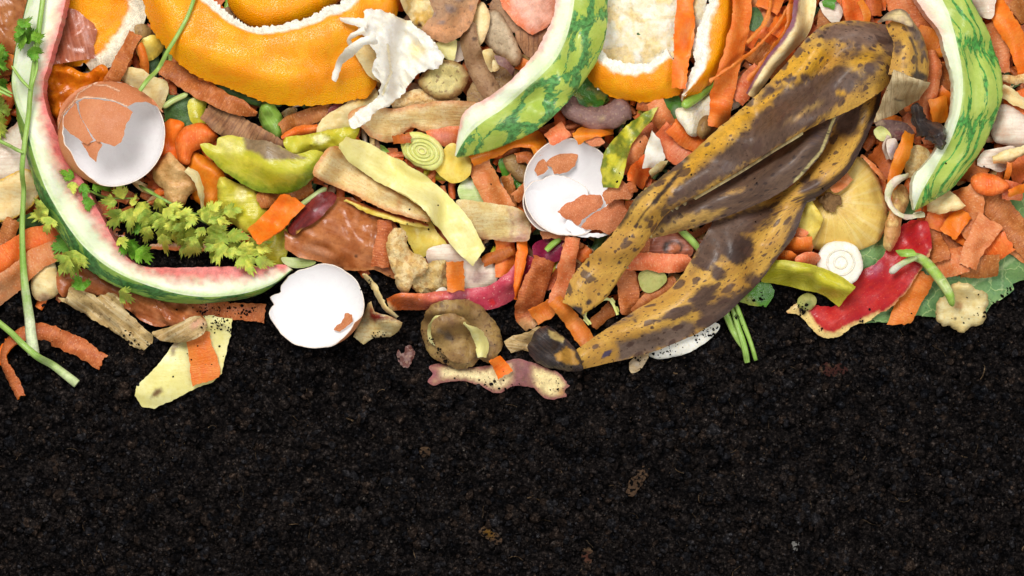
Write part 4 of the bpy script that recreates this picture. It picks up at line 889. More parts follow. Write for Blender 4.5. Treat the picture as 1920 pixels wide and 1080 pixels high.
# apple peel cream band
p_ = sheet('apple_peel', mm('apple_flesh'), '654,222 664,206 700,198 742,204 782,196 850,191 894,196 884,214 866,246 830,256 800,248 770,238 742,262 702,260 676,240', th=4, dome=8, dome_r=16, nz=(4, 36), lift=2, paints=[('edge', 9, (206, 134, 80), .8), ('e', 760, 212, 44, 8, 5, (205, 170, 110), .4, .9)])
tag(p_, 'wide cream apple peel running to the tip of the middle watermelon rind', 'apple peel')
SH('rind_scrap', 'pink wet rind scrap right of the leek slice', 'rind scrap', 'carrot_pink', '798,246 830,240 866,238 860,262 846,276 826,272', th=4, dome=5, paints=[('e', 830, 256, 26, 14, 0, (228, 150, 130), .8, .8)])

# white pith strands
t = thing('orange_pith', 'torn white orange pith with long strands lying right of the big orange peel', 'orange pith', 740, 110)
SH2 = lambda nm, m, pts, **kw: sheet(nm, mm(m), pts, parent=t, **kw)
SH2('pith_flesh', 'cream', '668,98 700,90 716,96 712,120 722,158 700,152 680,126', th=4, dome=5)
b_ = SH2('pith_sheet', 'white', '690,30 712,27 740,32 766,44 792,62 816,84 830,108 820,128 800,134 784,142 768,164 742,190 718,204 704,214 690,232 668,242 661,230 680,208 700,194 716,176 716,156 706,146 702,128 710,112 700,96 690,82 680,62 684,46', th=3, dome=7, dome_r=16, nz=(8, 18, 50), lift=8, sp=3.5, jag=2.2, paints=[('e', 780, 96, 26, 20, 40, (246, 212, 96), .7, 1), ('e', 755, 40, 30, 10, 20, (246, 226, 150), .6, .9), ('l', '730,90 736,140 720,180', 2, (244, 222, 150), .6)], creases=[('735,70 740,120 720,180', 4, 3)])
for w, pts in (([7, 12, 14], '642,43 666,50 694,54'), ([5, 9, 12], '664,100 660,84 690,66'), ([8, 14, 18, 16, 20], '630,156 644,124 662,108 684,92 712,84')):
    ribbon('pith_strand', mm('white'), w, pts, parent=t, lift=9, curl=3, M=7, stiff=5)

# ================================================================ CENTRE
SH('celery_leaf', 'dark green leaf scrap in the gap left of the broken white eggshell', 'leaf scrap', 'pepper', '936,300 970,300 992,330 984,352 955,345', th=2)
SH('ginger_piece', 'tan ginger knob under the arched carrot peel', 'ginger', 'potato_gold', '944,296 962,290 990,312 1000,330 984,344 962,330', th=6, dome=7, dome_r=12)
CP('dark carrot scrap behind the tan ginger knob', 'carrot_brown', [20, 22], '968,296 990,294 1004,312')
CP('brown carrot scrap beside the salmon carrot peel', 'carrot_brown', [18, 20, 14], '948,330 958,360 962,392')
CP('small orange carrot scrap left of the broken white eggshell', 'carrot_pink', [20, 22], '965,372 982,358 990,350')
SH('celery_leaf', 'grey green mouldy leaf below the small yellow peel', 'leaf scrap', 'green_pale', '858,350 880,334 900,352 908,378 880,384 864,372', th=2, paints=[('e', 880, 345, 14, 12, 0, (220, 216, 206), .8, .7)])
CP('salmon carrot peel hanging below the middle rind', 'carrot_pink', [40, 46, 46, 40], '896,300 908,334 930,372 950,398', curl=7)
SH('lemon_peel', 'bright yellow peel piece right of the leek slice', 'citrus peel', 'yellow', '832,282 850,268 878,290 882,326 852,344 832,334 814,314', th=4, dome=7, dome_r=18, lift=2)
CP('bright arched carrot peel under the tip of the middle rind', 'carrot_bright', [24, 32, 32, 34, 22], '884,300 920,280 966,262 1004,264 1014,292', curl=10, lift=3)

# lower centre deep pieces
CP('brown carrot peel at the bottom of the heap left of the pale lumpy peel', 'carrot_brown', [26, 30], '722,408 712,505', lift=2)
SH('onion_skin', 'large shiny copper onion skin in the lower centre left', 'onion skin', 'onion_skin', '533,432 548,440 574,420 600,392 625,368 660,370 694,392 724,400 748,430 752,470 738,500 765,535 730,518 700,506 664,508 630,502 598,490 560,482 536,466', th=1.8, dome=14, dome_r=44, nz=(12, 62, 25), grain=20, lift=3, smooth=False,
   creases=[('640,400 660,450 650,490', 5, 6), ('700,410 690,470', 5, 5), ('560,450 620,470', 4, 5)], paints=[('e', 590, 470, 50, 12, 15, (226, 166, 130), .6, .9), ('e', 668, 408, 8, 22, 10, (218, 150, 110), .5, .8), ('e', 668, 480, 4, 3, 0, (40, 26, 20), .9, .5), ('l', '560,484 630,504 664,509 700,507 760,532', 5, (226, 150, 90), .7)])
SH('shallot_skin', 'dark maroon shallot skin at the top left corner of the copper onion skin', 'onion skin', 'shallot', '540,432 556,402 586,372 616,358 630,366 610,400 590,418 566,430 550,440', th=3, dome=10, dome_r=16, lift=3, grain=-45, paints=[('e', 600, 395, 7, 22, 50, (200, 130, 140), .4, .8), ('l', '560,436 600,424 628,392', 4, (220, 170, 70), .8)])
CP('flat carrot strip standing upright on the copper onion skin', 'carrot_brown', [28, 32, 34], '722,412 720,450 713,500', lift=1, curl=4)
CP('bright flat carrot slice left of the maroon shallot skin', 'carrot_bright', [38, 42, 44], '478,446 510,416 552,374', curl=3, lift=3, step=4, cut=(.1, .35))

SH('potato_peel', 'lower yellow potato peel in the gap between the apple peels', 'potato peel', 'yellow', '752,412 800,410 824,440 840,462 806,476 786,484 770,462', th=4, dome=6, grain=30)
SH('apple_core', 'translucent purple tinged onion piece above the red rhubarb strip', 'onion piece', 'onion_white', '800,470 860,460 890,480 930,500 930,530 890,545 850,540 812,512', th=4, dome=6, paints=[('e', 895, 520, 30, 14, -20, (130, 84, 90), .7, .8), ('e', 880, 470, 20, 10, 0, (190, 140, 130), .6, .9)])
SH('apple_flesh', 'lumpy cream apple flesh piece above the orange strip end', 'apple scrap', 'tan_flesh', '765,528 785,505 806,490 834,488 842,520 836,548 806,556 782,552', th=7, dome=14, dome_r=22, nz=(9, 10), jag=1.8)
SH('apple_flesh', 'knobbly tan peel flesh right of the upright carrot strip', 'apple scrap', 'tan_flesh', '724,452 734,432 752,428 764,444 768,466 788,480 802,498 794,514 772,524 764,548 744,540 738,508', th=7, dome=12, dome_r=20, nz=(10, 9), jag=1.8, paints=[('e', 765, 470, 8, 24, 0, (180, 130, 90), .4, .9)])
CP('vertical orange carrot strip below the cream apple peel', 'carrot', [38, 38, 36], '946,440 948,480 945,520', curl=5)
CP('vertical narrow brown carrot strip left of the maroon beet skin', 'carrot_dark', [22, 20], '905,490 960,470')

# the red strip
SH('onion_flesh', 'small white onion bit between the cream flesh and the red strip', 'onion piece', 'white', '818,545 832,540 842,552 832,566 818,562', th=5, dome=4, dome_r=8)
p_ = ribbon('rhubarb_peel', mm('rhubarb/cream'), [26, 32, 30, 34, 42, 44, 46, 40], '728,572 752,566 790,566 830,562 880,562 924,556 966,528 998,484', curl=9, jag=.8, lift=2, M=13,
            paints=[('t', -.3, .24, (236, 120, 56), 1, .12), ('t', .1, .36, (228, 130, 90), .6, .1), ('e', 858, 556, 26, 26, 0, (212, 124, 138), .9, .9), ('e', 922, 567, 9, 9, 0, (220, 36, 44), 1, .5), ('e', 985, 505, 22, 26, 0, (150, 34, 72), .8, .9), ('e', 905, 572, 22, 12, 0, (222, 80, 104), .5, .9), ('p', '718,575 732,598 748,592 740,580 728,565', (240, 216, 150), .9, 4)])
tag(p_, 'long peel turning from orange to pink to deep red across the bottom centre', 'fruit peel')
CP('narrow carrot strip tapering to a point over the red strip', 'carrot_bright', [18, 20, 18, 8], '978,440 978,480 972,520 966,562', lift=2, taper=(1, .2), curl=3)
CP('small square carrot piece on the lumpy cream flesh', 'carrot', [32, 33], '853,490 856,546', curl=3, lift=1)
RB('apple_peel', 'thin cream peel edge slanting down below the copper onion skin', 'apple peel', 'cream', [9, 11, 10, 8], '684,514 704,544 722,576 744,596', curl=3)
p_ = sheet('apple_scrap', mm('apple_flesh/apple_red'), '662,632 672,606 690,568 697,564 704,584 732,592 756,604 748,620 730,630 700,634 681,646', th=8, dome=6, dome_r=12, nz=(3, 18), smooth=False, paints=[('p', '694,572 702,586 732,594 754,602 736,600 706,602 692,600', (130, 24, 26), 1, 4), ('e', 684, 604, 10, 12, 0, (120, 110, 96), .6, .7)])
tag(p_, 'small cream apple scrap with red skin right of the open eggshell on the soil', 'apple scrap')

# beet, carrots near banana tip
SH('beet_skin', 'deep purple beet skin under the broken white eggshell', 'beet skin', 'beet', '1000,462 1022,446 1064,444 1056,480 1040,492 1004,488', th=3, dome=4)
TB('green_stalk', 'short bright green stalk bit on the purple beet skin', 'stalk', 'green', 6, '1024,470 1034,460 1050,448', ends=(.8, .8))
CP('brown carrot peel glimpsed left of the banana peel', 'carrot_brown', [22, 26], '1060,470 1086,450')
p_ = ribbon('carrot_peel', mm('carrot_brown'), [40, 46, 50, 48, 34], '1022,486 1010,520 996,556 990,588 1002,612', curl=12, jag=1.6, lift=2, M=11, paints=[('t', .86, 1.2, (196, 158, 104), .8, .1)])
tag(p_, 'wide wrinkled carrot peel bundle left of the banana peel tip', 'carrot peel', CG)
CP('folded orange carrot peel under the wrinkled bundle', 'carrot', [34, 30], '1000,596 1050,566')
CP('long salmon carrot strip from the eggshell down beside the banana', 'carrot_pink', [26, 28, 30, 30], '1074,446 1066,490 1056,530 1040,572', lift=3, curl=4)
CP('carrot strip pointing down to the black banana tip', 'carrot', [26, 30, 32, 30], '1038,562 1062,588 1084,616 1106,648', lift=3, curl=3)
CP('short carrot peel inside the leek ring under the banana peel', 'carrot_brown', [24, 28], '1110,610 1150,575')
RB('leek_ring', 'thin pale leek ring curling between the two banana flaps', 'leek ring', 'leek', [7, 9, 9, 8, 8], '1108,606 1096,590 1116,566 1142,562 1158,590', curl=3, roll=[50, 50, 40, 50, 50], lift=4)

# the curled potato peels on the soil
p_ = sheet('potato_peel', mm('potato_skin/cream'), '803,716 812,700 806,688 820,682 850,684 880,690 915,686 948,676 975,674 1004,682 1022,690 1050,700 1060,712 1069,722 1060,732 1062,744 1050,746 1036,750 1018,744 1000,728 970,724 955,728 938,737 912,730 896,722 868,714 832,718 814,722', th=5, dome=8, dome_r=14, nz=(3, 30), sp=4,
           paints=[('p', '822,690 850,690 900,696 955,684 962,700 952,722 930,728 900,716 860,706 824,706', (240, 220, 164), 1, 6), ('p', '1000,690 1022,696 1050,706 1062,722 1050,740 1030,744 1006,728 996,708', (236, 214, 152), 1, 6), ('edge', 6, (150, 84, 88), .8), ('p', '962,674 996,680 1000,726 962,724', (136, 84, 86), .9, 8), ('p', '803,716 812,690 826,686 826,716', (150, 84, 90), .8, 7), ('e', 1052, 735, 12, 10, 0, (190, 140, 80), .7, .7)])
tag(p_, 'cream potato peel with a purple skin band lying lowest on the soil', 'potato peel')
t = thing('potato_peel', 'curled brown potato peel resting on the soil in the lower centre', 'potato peel', 866, 625)
sheet('outer_skin', mm('potato_gold'), '790,618 794,594 810,574 838,562 872,562 905,578 926,600 940,630 944,646 936,662 914,680 900,676 890,686 862,690 836,684 806,664', th=6, dome=20, dome_r=34, nz=(5, 22), parent=t, sp=4, jag=1.5, paints=[('e', 812, 640, 30, 40, 20, (196, 166, 104), .6, .9), ('e', 900, 600, 30, 18, 40, (176, 140, 96), .6, .8), ('e', 905, 640, 26, 16, 0, (150, 118, 84), .6, .8), ('n', 9, .35, (110, 84, 62), .8),('e', 830, 583, 14, 8, -20, (120, 96, 70), .5, .8), ('e', 866, 577, 6, 5, 0, (110, 84, 60), .7, .6), ('e', 912, 655, 20, 12, -40, (150, 116, 78), .5, .8)])
ribbon('cut_edge', mm('pale_yellow'), [4, 8, 9, 8, 6, 4], '846,590 820,596 808,616 812,640 832,654 856,664', parent=t, lift=1, curl=2, M=5, stiff=2)
sheet('inner_curl', mm('potato_gold'), '812,606 832,590 856,588 880,604 892,626 896,652 886,674 862,682 832,664 814,640', th=5, dome=7, dome_r=22, nz=(6, 16), lift=3, parent=t, sp=4, paints=[('p', '830,622 842,618 852,630 848,638 834,636', (96, 82, 72), .9, 3), ('e', 848, 604, 9, 12, 20, (140, 100, 70), .6, .7), ('e', 826, 620, 7, 7, 0, (130, 112, 92), .6, .7)])
ribbon('peeled_flesh', mm('pale_yellow'), [10, 20, 24, 18], '872,604 892,622 904,646 904,668', parent=t, lift=3, curl=5, M=7, stiff=2, taper=(.3, 1))
CP('tiny orange carrot chip resting on the purple banded potato peel', 'carrot_bright', [24, 28], '928,672 948,704', lift=2, curl=3)
SH('onion_skin', 'greenish tan papery onion skin beside the black banana tip', 'onion skin', 'onion_papery', '945,640 960,630 990,622 1010,612 1030,616 1014,640 1000,662 980,656 958,662', th=2, dome=3, nz=(5, 10, 10), grain=10, smooth=False)

# apple peels under the pale strip
p_ = sheet('apple_peel', mm('apple_flesh'), '856,376 900,378 940,384 966,390 986,402 996,428 990,450 962,454 928,450 894,444 876,420', th=4, dome=9, dome_r=18, nz=(2, 30), lift=4, paints=[('p', '880,440 930,446 990,440 992,456 900,456', (176, 96, 96), .75, 7), ('p', '955,392 990,404 1000,450 968,450', (200, 140, 130), .5, 9), ('l', '952,392 962,420 958,446', 2, (180, 130, 100), .7)])
tag(p_, 'cream apple peel with a pink lower edge left of the broken white eggshell', 'apple peel')
RB('apple_peel', 'thin apple peel sliver showing red skin under the wide apple peel', 'apple peel', 'yellow', [8, 13, 16, 14, 10], '648,374 690,392 730,404 768,416 802,424', lift=2, paints=[('s', -.2, .5, (160, 40, 26), .9, .3)], curl=4)
p_ = sheet('apple_peel', mm('apple_flesh/apple_red'), '590,330 604,300 622,278 640,276 656,292 690,322 720,340 750,346 784,372 806,396 806,414 770,408 726,396 690,378 650,358 612,342', th=5, dome=12, dome_r=18, nz=(3, 34), lift=5, grain=30, sp=4, paints=[('e', 742, 355, 28, 12, 20, (186, 96, 60), .8, .8), ('e', 636, 290, 16, 14, 0, (206, 150, 80), .6, .8), ('e', 748, 380, 7, 22, 10, (200, 140, 90), .6, .8), ('edge', 7, (214, 136, 70), .8)])
tag(p_, 'wide creamy apple peel with a reddish edge crossing under the pale yellow strip', 'apple peel')
t = thing('leek_slice', 'round pale green leek slice with ring layers in the upper centre', 'leek slice', 792, 283)
sheet('outer_ring', mm('leek'), '752,268 760,252 780,247 800,252 820,266 832,284 830,304 814,318 800,318 772,304 758,292', th=12, dome=5, dome_r=6, nz=None, parent=t, lift=3, drape=False, sp=4)
zt = float(samp(H, 792, 283))
for k, (f, mt) in enumerate(((.78, 'leek'), (.56, 'leek'), (.36, 'leek'), (.18, 'pale_yellow'))):
    pts = [(792 + math.cos(a) * 40 * f - math.sin(a) * 6 * f, 284 + math.sin(a) * 30 * f + math.cos(a) * 12 * f) for a in np.linspace(0, 2 * math.pi, 28)]
    ribbon('inner_ring', mm(mt), 3.2 + .6 * (k % 2), pts, parent=t, drape=zt - 1.5, curl=2.2, M=5, jag=.5, wav=.6, step=3)
p_ = ribbon('squash_peel', mm('pale_yellow'), [44, 50, 54, 50, 52, 56, 50, 38], '645,270 678,290 730,322 778,348 822,384 854,424 876,456 896,482', curl=9, jag=.9, lift=5, M=13, th=4.5, wav=4, taper=(.55, 1), cut=(0, .3))
tag(p_, 'long smooth pale yellow peel strip lying diagonally on top in the centre', 'squash peel')
CP('small carrot sliver behind the leek slice', 'carrot_dark', [16, 18], '736,262 770,258')

# ================================================================ EGGSHELLS
def bowl(name, cx, cy, a, b, depth, mats, parent=None, rim=None, ang=0, z0=None, th=1.8, phimax=95, nt=120, hole=None, lift=0, tilt=(0, 0), closed=False):
    """half an eggshell: a true ellipsoid wall with a ragged rim; white inside, brown outside"""
    SEED[0] += 1; sd = SEED[0]; np_ = 34
    th_ = np.linspace(0, 2 * math.pi, nt, endpoint=False)
    x0 = cx + a * np.cos(th_); y0 = cy + b * np.sin(th_)
    base = float(np.percentile(samp(H, x0 * .5 + cx * .5, y0 * .5 + cy * .5), 60)) if z0 is None else z0
    qx, qy = np.meshgrid(np.linspace(-.92, .92, 25), np.linspace(-.92, .92, 25)); ok = qx ** 2 + qy ** 2 < .8
    need = samp(H, cx + a * qx[ok], cy + b * qy[ok]) - depth * (1 - np.sqrt(1 - qx[ok] ** 2 - qy[ok] ** 2))
    if z0 is None: base = max(base, float(np.percentile(need, 97)) + 2.5)
    V = []; uv = []
    rimphi = np.radians(phimax + 8 * fbm(np.cos(th_) * 2.2, np.sin(th_) * 2.2, sd, 3) + 2.6 * fbm(np.cos(th_) * 9, np.sin(th_) * 9, sd + 1, 3))
    if rim is not None:
        ra = np.array([r_[0] for r_ in rim]) ; rv = np.array([r_[1] for r_ in rim]); rimphi = rimphi + np.radians(np.interp(np.degrees(th_), np.append(ra, ra[0] + 360), np.append(rv, rv[0])))
    ca, sa = math.cos(math.radians(ang)), math.sin(math.radians(ang)); rings = []
    for lay, sc in (('out', 1.0), ('in', 1 - th / a)):
        for i in range(np_):
            ph = rimphi * (i + 0.5) / (np_ - .5)
            X = a * sc * np.sin(ph) * np.cos(th_); Y = b * sc * np.sin(ph) * np.sin(th_); Z = -depth * sc * np.cos(ph)
            Xr, Yr = X * ca - Y * sa, X * sa + Y * ca
            Zr = Z - tilt[0] * Xr - tilt[1] * Yr; Xr = Xr + tilt[0] * Z; Yr = Yr + tilt[1] * Z
            V.append(np.column_stack([cx + Xr, cy + Yr, base + depth + lift + Zr])); uv.append(np.column_stack([th_ * a, ph * a]))
    V = np.vstack(V); uv = np.vstack(uv); idx = np.arange(2 * np_ * nt).reshape(2, np_, nt); F = []; fm = []
    for lay in (0, 1):
        for i in range(np_ - 1):
            for j in range(nt):
                k = (j + 1) % nt; F.append((idx[lay, i, j], idx[lay, i, k], idx[lay, i + 1, k], idx[lay, i + 1, j])); fm.append(lay)
        F.append(tuple(idx[lay, 0, :])); fm.append(lay)
    for j in range(nt):
        k = (j + 1) % nt; F.append((idx[0, -1, j], idx[0, -1, k], idx[1, -1, k], idx[1, -1, j])); fm.append(2)
    out = V[:np_ * nt]; splat(out[:, 0], out[:, 1], out[:, 2])
    return link_mesh(name, V, F, uv, np.zeros((len(V), 4)), mm(mats), fm, parent, 60)
def cap(cx, cy, a, b, zc, h, off=0):
    """height of the egg's upper side over the plan"""
    return lambda X, Y: zc + h * np.sqrt(np.clip(1 - ((X - cx) / a) ** 2 - ((Y - cy) / b) ** 2, 0.02, 1)) + off

def clear_base(cx, cy, a, b, depth):
    qx, qy = np.meshgrid(np.linspace(-.92, .92, 25), np.linspace(-.92, .92, 25)); ok = qx ** 2 + qy ** 2 < .8
    return float(np.percentile(samp(H, cx + a * qx[ok], cy + b * qy[ok]) - depth * (1 - np.sqrt(1 - qx[ok] ** 2 - qy[ok] ** 2)), 98)) + 3
# cracked brown egg
def cracked_egg():
    cx, cy, a, b, hh = 216, 254, 99, 97, 66
    zb = clear_base(cx, cy, a, b, hh)
    t = thing('eggshell', 'brown eggshell cracked and caved in on one side, beside the left watermelon rind', 'eggshell', cx, cy, zb)
    bowl('shell_bottom', cx, cy, a, b, hh, 'egg_brown/egg_white/egg_edge', t, z0=zb, phimax=88, rim=[(0, -4), (45, -2), (90, 2), (110, 22), (150, 34), (195, 26), (225, 8), (270, 0)])
    zc = zb + hh
    f = cap(cx, cy, a * 1.004, b * 1.004, zc, hh)
    pa = [('l', '190,157 156,180 154,192 128,218 119,244', 1.5, (250, 214, 180), 1), ('l', '186,163 212,166 234,176', 1.3, (250, 214, 180), .8), ('l', '156,192 172,188 196,190 222,194 250,205', 1.5, (250, 214, 180), 1)]
    sheet('shell_top', mm('egg_brown/egg_white/egg_edge'), '118,250 117,228 124,204 138,184 160,168 188,158 214,156 244,160 272,173 296,192 312,214 302,204 282,196 264,198 251,206 226,195 198,190 172,189 157,193 144,206 129,220 122,238', th=2, zf=f, nz=None, drape=0, jag=.5, smooth=False, sp=3.2, parent=t, paints=pa, sharp=40)
    sheet('shell_fragment', mm('egg_brown/egg_white/egg_edge'), '158,196 172,191 198,193 226,198 250,208 262,216 258,226 252,236 246,256 240,272 229,279 212,274 198,272 190,264 182,250 168,226', th=2, zf=cap(cx, cy, a, b, zc, hh, -1.5), nz=None, drape=0, jag=.7, smooth=False, sp=3.2, parent=t, sharp=40)
    sheet('shell_fragment', mm('egg_brown/egg_white/egg_edge'), '154,198 166,228 180,252 190,268 178,276 164,268 146,256 134,244 127,232 132,222 144,208', th=2, zf=cap(cx, cy, a, b, zc, hh, -3), nz=None, drape=0, jag=.7, smooth=False, sp=3.2, parent=t, sharp=40)
    sheet('shell_fragment', mm('egg_brown/egg_white/egg_edge'), '166,272 184,272 197,268 206,276 197,290 193,308 182,298', th=2, zf=cap(cx, cy, a, b, zc, hh, -9), nz=None, drape=0, jag=.7, smooth=False, sp=3.2, parent=t, sharp=40)
cracked_egg()

t = thing('eggshell', 'white inside of a broken eggshell with brown fragments in it, left of the banana peel', 'eggshell', 1066, 352)
zb = clear_base(1066, 354, 83, 89, 62)
bowl('outer_piece', 1052, 378, 72, 66, 50, 'egg_white/egg_white/egg_edge', t, z0=zb + 2, phimax=84, rim=[(0, -40), (90, -36), (130, 4), (180, 6), (230, -30), (300, -40)])
bowl('shell_bowl', 1066, 354, 87, 93, 62, 'egg_brown/egg_white/egg_edge', t, z0=zb, phimax=76, rim=[(0, -22), (20, -12), (50, 0), (120, 0), (200, 2), (280, 0), (305, 3), (325, 6), (345, -20)], tilt=(0.0, 0.05))
zc = zb + 60
def frag(pts, zz, dome=5, tl=(0, 0), m='egg_rust/egg_white/egg_edge'):
    return sheet('shell_fragment', mm(m), pts, th=1.8, dome=dome, dome_r=26, nz=(1.5, 14), drape=zz, tilt=tl, jag=1.2, smooth=False, sp=3.4, parent=t, sharp=40)
def bz(x, y): # floor of the bowl
    return zb + 60 - 60 * math.sqrt(max(0.02, 1 - ((x - 1066) / 84) ** 2 - ((y - 354) / 90) ** 2))
frag('1000,300 1010,296 1022,300 1026,312 1030,318 1020,326 1006,332 1001,320', bz(1014, 314) + 6)
frag('1020,300 1034,292 1052,282 1070,288 1082,290 1076,312 1066,322 1048,328 1038,328 1034,314 1028,312', bz(1050, 305) + 8)
frag('1096,268 1104,262 1122,262 1133,270 1122,278 1104,276', zc + 2, 2)
frag('1045,398 1056,386 1074,378 1090,366 1110,366 1124,366 1130,384 1122,392 1106,402 1096,408 1084,424 1070,414 1060,410', zb + 42, 10)
frag('1086,428 1098,410 1120,396 1132,390 1146,378 1168,380 1176,400 1170,424 1150,432 1140,438 1122,432 1100,434', zb + 48, 10)
frag('1126,368 1136,352 1144,338 1152,330 1164,338 1178,352 1184,366 1180,376 1168,378 1150,376 1134,386', zb + 66, 6, (0.2, 0), 'egg_rust/egg_white/egg_edge')
frag('1064,414 1078,424 1100,436 1140,440 1122,446 1096,446 1074,438 1056,424', zb + 40, 3, m='egg_white/egg_white/egg_edge')
frag('1012,434 1030,434 1068,444 1058,450 1034,446 1018,450', zb + 12, 2)

t = thing('eggshell', 'half eggshell with its clean white inside facing up, lying on the soil', 'eggshell', 598, 572)
z3 = clear_base(597, 572, 86, 77, 58) + 12
bowl('shell_bowl', 597, 572, 90, 81, 58, 'egg_brown/egg_white/egg_edge', t, z0=z3, ang=-12, phimax=75, rim=[(0, 0), (20, 6), (40, 36), (70, 30), (90, 2), (150, 0), (185, 6), (196, -10), (204, 8), (214, -16), (240, -3), (262, -9), (300, 0)], tilt=(-.03, -.06))
sheet('shell_fragment', mm('egg_rust/egg_white/egg_edge'), '650,586 662,590 664,602 652,612 640,622 628,618 634,608 642,604', th=1.6, drape=z3 + 24, tilt=(.5, .1), nz=(2, 12), sp=3, smooth=False, parent=t, dome=2)

# ================================================================ RIGHT HALF, deep
SH('green_leaf', 'dark leaf in the gap right of the middle watermelon rind', 'leaf scrap', 'pepper', '1048,150 1100,140 1140,175 1120,205 1070,200 1048,180', th=2, paints=[('n', 14, .0, (170, 160, 60), .7)])
CP('brown carrot strip standing in the gap below the middle rind', 'carrot_dark', [14, 18, 16], '1042,200 1050,225 1048,254')
CP('carrot peel corner left of the purple brown potato', 'carrot_pink', [28, 34], '1028,262 1062,240')
CP('bright carrot peel behind the top of the broken white eggshell', 'carrot_bright', [24, 30, 26], '1078,262 1112,244 1150,238')
TB('potato', 'small shrivelled purple brown potato curved below the middle rind', 'potato', 'potato_purple', [16, 20, 20, 22, 24, 19], '1064,180 1072,204 1096,220 1126,224 1154,212 1178,196', flat=.8, bump=(.25, 14), stiff=5, step=4, paints=[('e', 1128, 226, 12, 7, 0, (190, 160, 120), .8, .6)])
SH('green_leaf', 'grey green leaf piece below the right orange peel', 'leaf scrap', 'pepper', '1245,188 1268,178 1280,204 1272,232 1256,224', th=2, paints=[('e', 1266, 210, 12, 14, 0, (150, 170, 140), .8, .7)])
CP('brownish carrot peel under the purple brown potato and the orange peel', 'carrot_brown', [30, 34], '1195,190 1238,196')
CP('salmon carrot peel upper right of the pointed green leaf', 'carrot_pink', [30, 36, 30], '1226,188 1240,216 1262,246')
CP('pinkish carrot peel left of the cream parsnip wedge', 'carrot_pink', [30, 36, 30], '1160,320 1184,290 1208,254')
CP('carrot peel behind the parsnip wedge touching the banana', 'carrot', [34, 38, 32], '1190,346 1200,322 1222,300')
CP('broad salmon carrot peel above the banana peel edge', 'carrot_pink', [46, 54, 50], '1234,246 1262,272 1296,300')
CP('orange carrot peel disappearing under the banana peel', 'carrot', [40, 46, 40], '1262,232 1290,256 1320,272')
SH('orange_pith', 'white orange pith piece behind the long carrot strip', 'orange pith', 'pith', '1266,206 1300,196 1324,178 1350,168 1390,172 1396,190 1360,214 1322,236 1300,258 1284,244', th=6, dome=8, dome_r=14)
SH('date_stone', 'brown almond shaped kernel resting against the banana peel edge', 'fruit stone', 'potato_gold', '1306,250 1310,230 1324,216 1342,222 1346,236 1332,254 1316,262', th=8, dome=14, dome_r=13, lift=2)
SH('parsnip_wedge', 'cream parsnip wedge between the carrot peels right of the green leaf', 'parsnip piece', 'white', '1222,244 1236,262 1248,296 1238,312 1204,316 1212,282', th=6, dome=4, lift=2, smooth=False)
SH('parsnip_wedge', 'narrow cream parsnip bit at the banana edge', 'parsnip piece', 'cream', '1216,322 1238,304 1254,300 1240,320 1222,334', th=4, smooth=False)
p_ = sheet('green_leaf', mm('yellow_green'), '1234,200 1222,224 1204,246 1186,268 1174,300 1168,334 1158,352 1130,352 1126,318 1132,288 1150,262 1178,232 1206,212', th=3, dome=10, dome_r=16, lift=3, grain=-60, nz=(3, 18), smooth=False, paints=[('l', '1230,204 1186,258 1150,330', 3, (214, 210, 110), .6), ('n', 14, .1, (96, 120, 40), .8), ('e', 1150, 330, 20, 20, 0, (150, 150, 30), .6, .9)])
tag(p_, 'pointed yellow green leaf standing right of the broken white eggshell', 'leaf scrap')
CP('small tan carrot wedge beside the brown shell fragment', 'carrot_brown', [16, 20], '1180,342 1190,360')

# right orange
TB('green_stalk', 'olive green stalk slanting under the right flap of the orange peel', 'stalk', 'green', [9, 10, 9], '1278,202 1310,178 1352,142')
t = thing('orange_peel', 'opened orange peel showing its white inside with a torn flap, right of the middle rind', 'orange peel', 1240, 60)
sheet('pith', mm('pith'), '1122,-50 1118,20 1120,70 1124,110 1140,128 1172,136 1206,136 1240,118 1262,108 1290,112 1312,90 1330,52 1322,20 1330,-50', th=5, dome=-16, dome_r=60, nz=(8, 26), lift=16, parent=t, drape=False, paints=[('n', 26, .05, (246, 214, 140), .7), ('l', '1180,-20 1190,60 1230,100', 2, (240, 210, 140), .7), ('l', '1150,10 1200,40 1260,30', 2, (240, 210, 150), .6), ('e', 1210, 60, 60, 40, 0, (248, 226, 176), .5, 1), ('e', 1300, 104, 10, 6, 0, (190, 170, 60), .9, .5)])
loft('rind', mm('orange/pith/pith'), ['1118,84 1138,108 1168,120 1206,124 1232,110 1246,96 1254,104', '1110,106 1128,128 1164,142 1208,142 1238,124 1252,112 1266,124', '1104,124 1122,148 1160,168 1208,172 1244,160 1266,146 1282,142', '1098,140 1116,164 1154,184 1206,192 1246,186 1272,176 1290,160'],
     [34, 40, 28, 4], per=8, th=5, parent=t, drape=False, step=3.5, wav=3, jag=2.4, paints=[('s', -.2, .30, (255, 250, 232), 1, .12)])
loft('torn_flap', mm('orange/pith/pith'), ['1334,-50 1326,10 1306,52 1296,90 1300,120 1288,150 1279,176', '1352,-50 1340,10 1326,60 1322,100 1318,128 1300,156 1279,182', '1364,-50 1360,20 1352,66 1344,106 1330,134 1308,162 1279,186', '1372,-50 1374,20 1370,70 1360,112 1342,146 1314,172 1279,190'],
     [38, 46, 34, 6], per=8, th=5, parent=t, drape=False, lift=2, step=3.5, wav=3, jag=2.2, paints=[('s', -.2, .36, (255, 250, 232), 1, .14)])
CP('flat orange carrot strip laid across the right orange peel', 'carrot_bright', [30, 32, 33, 30, 26], '1287,-40 1285,20 1281,80 1274,130 1271,166', lift=3, curl=3, M=11, step=3.5)

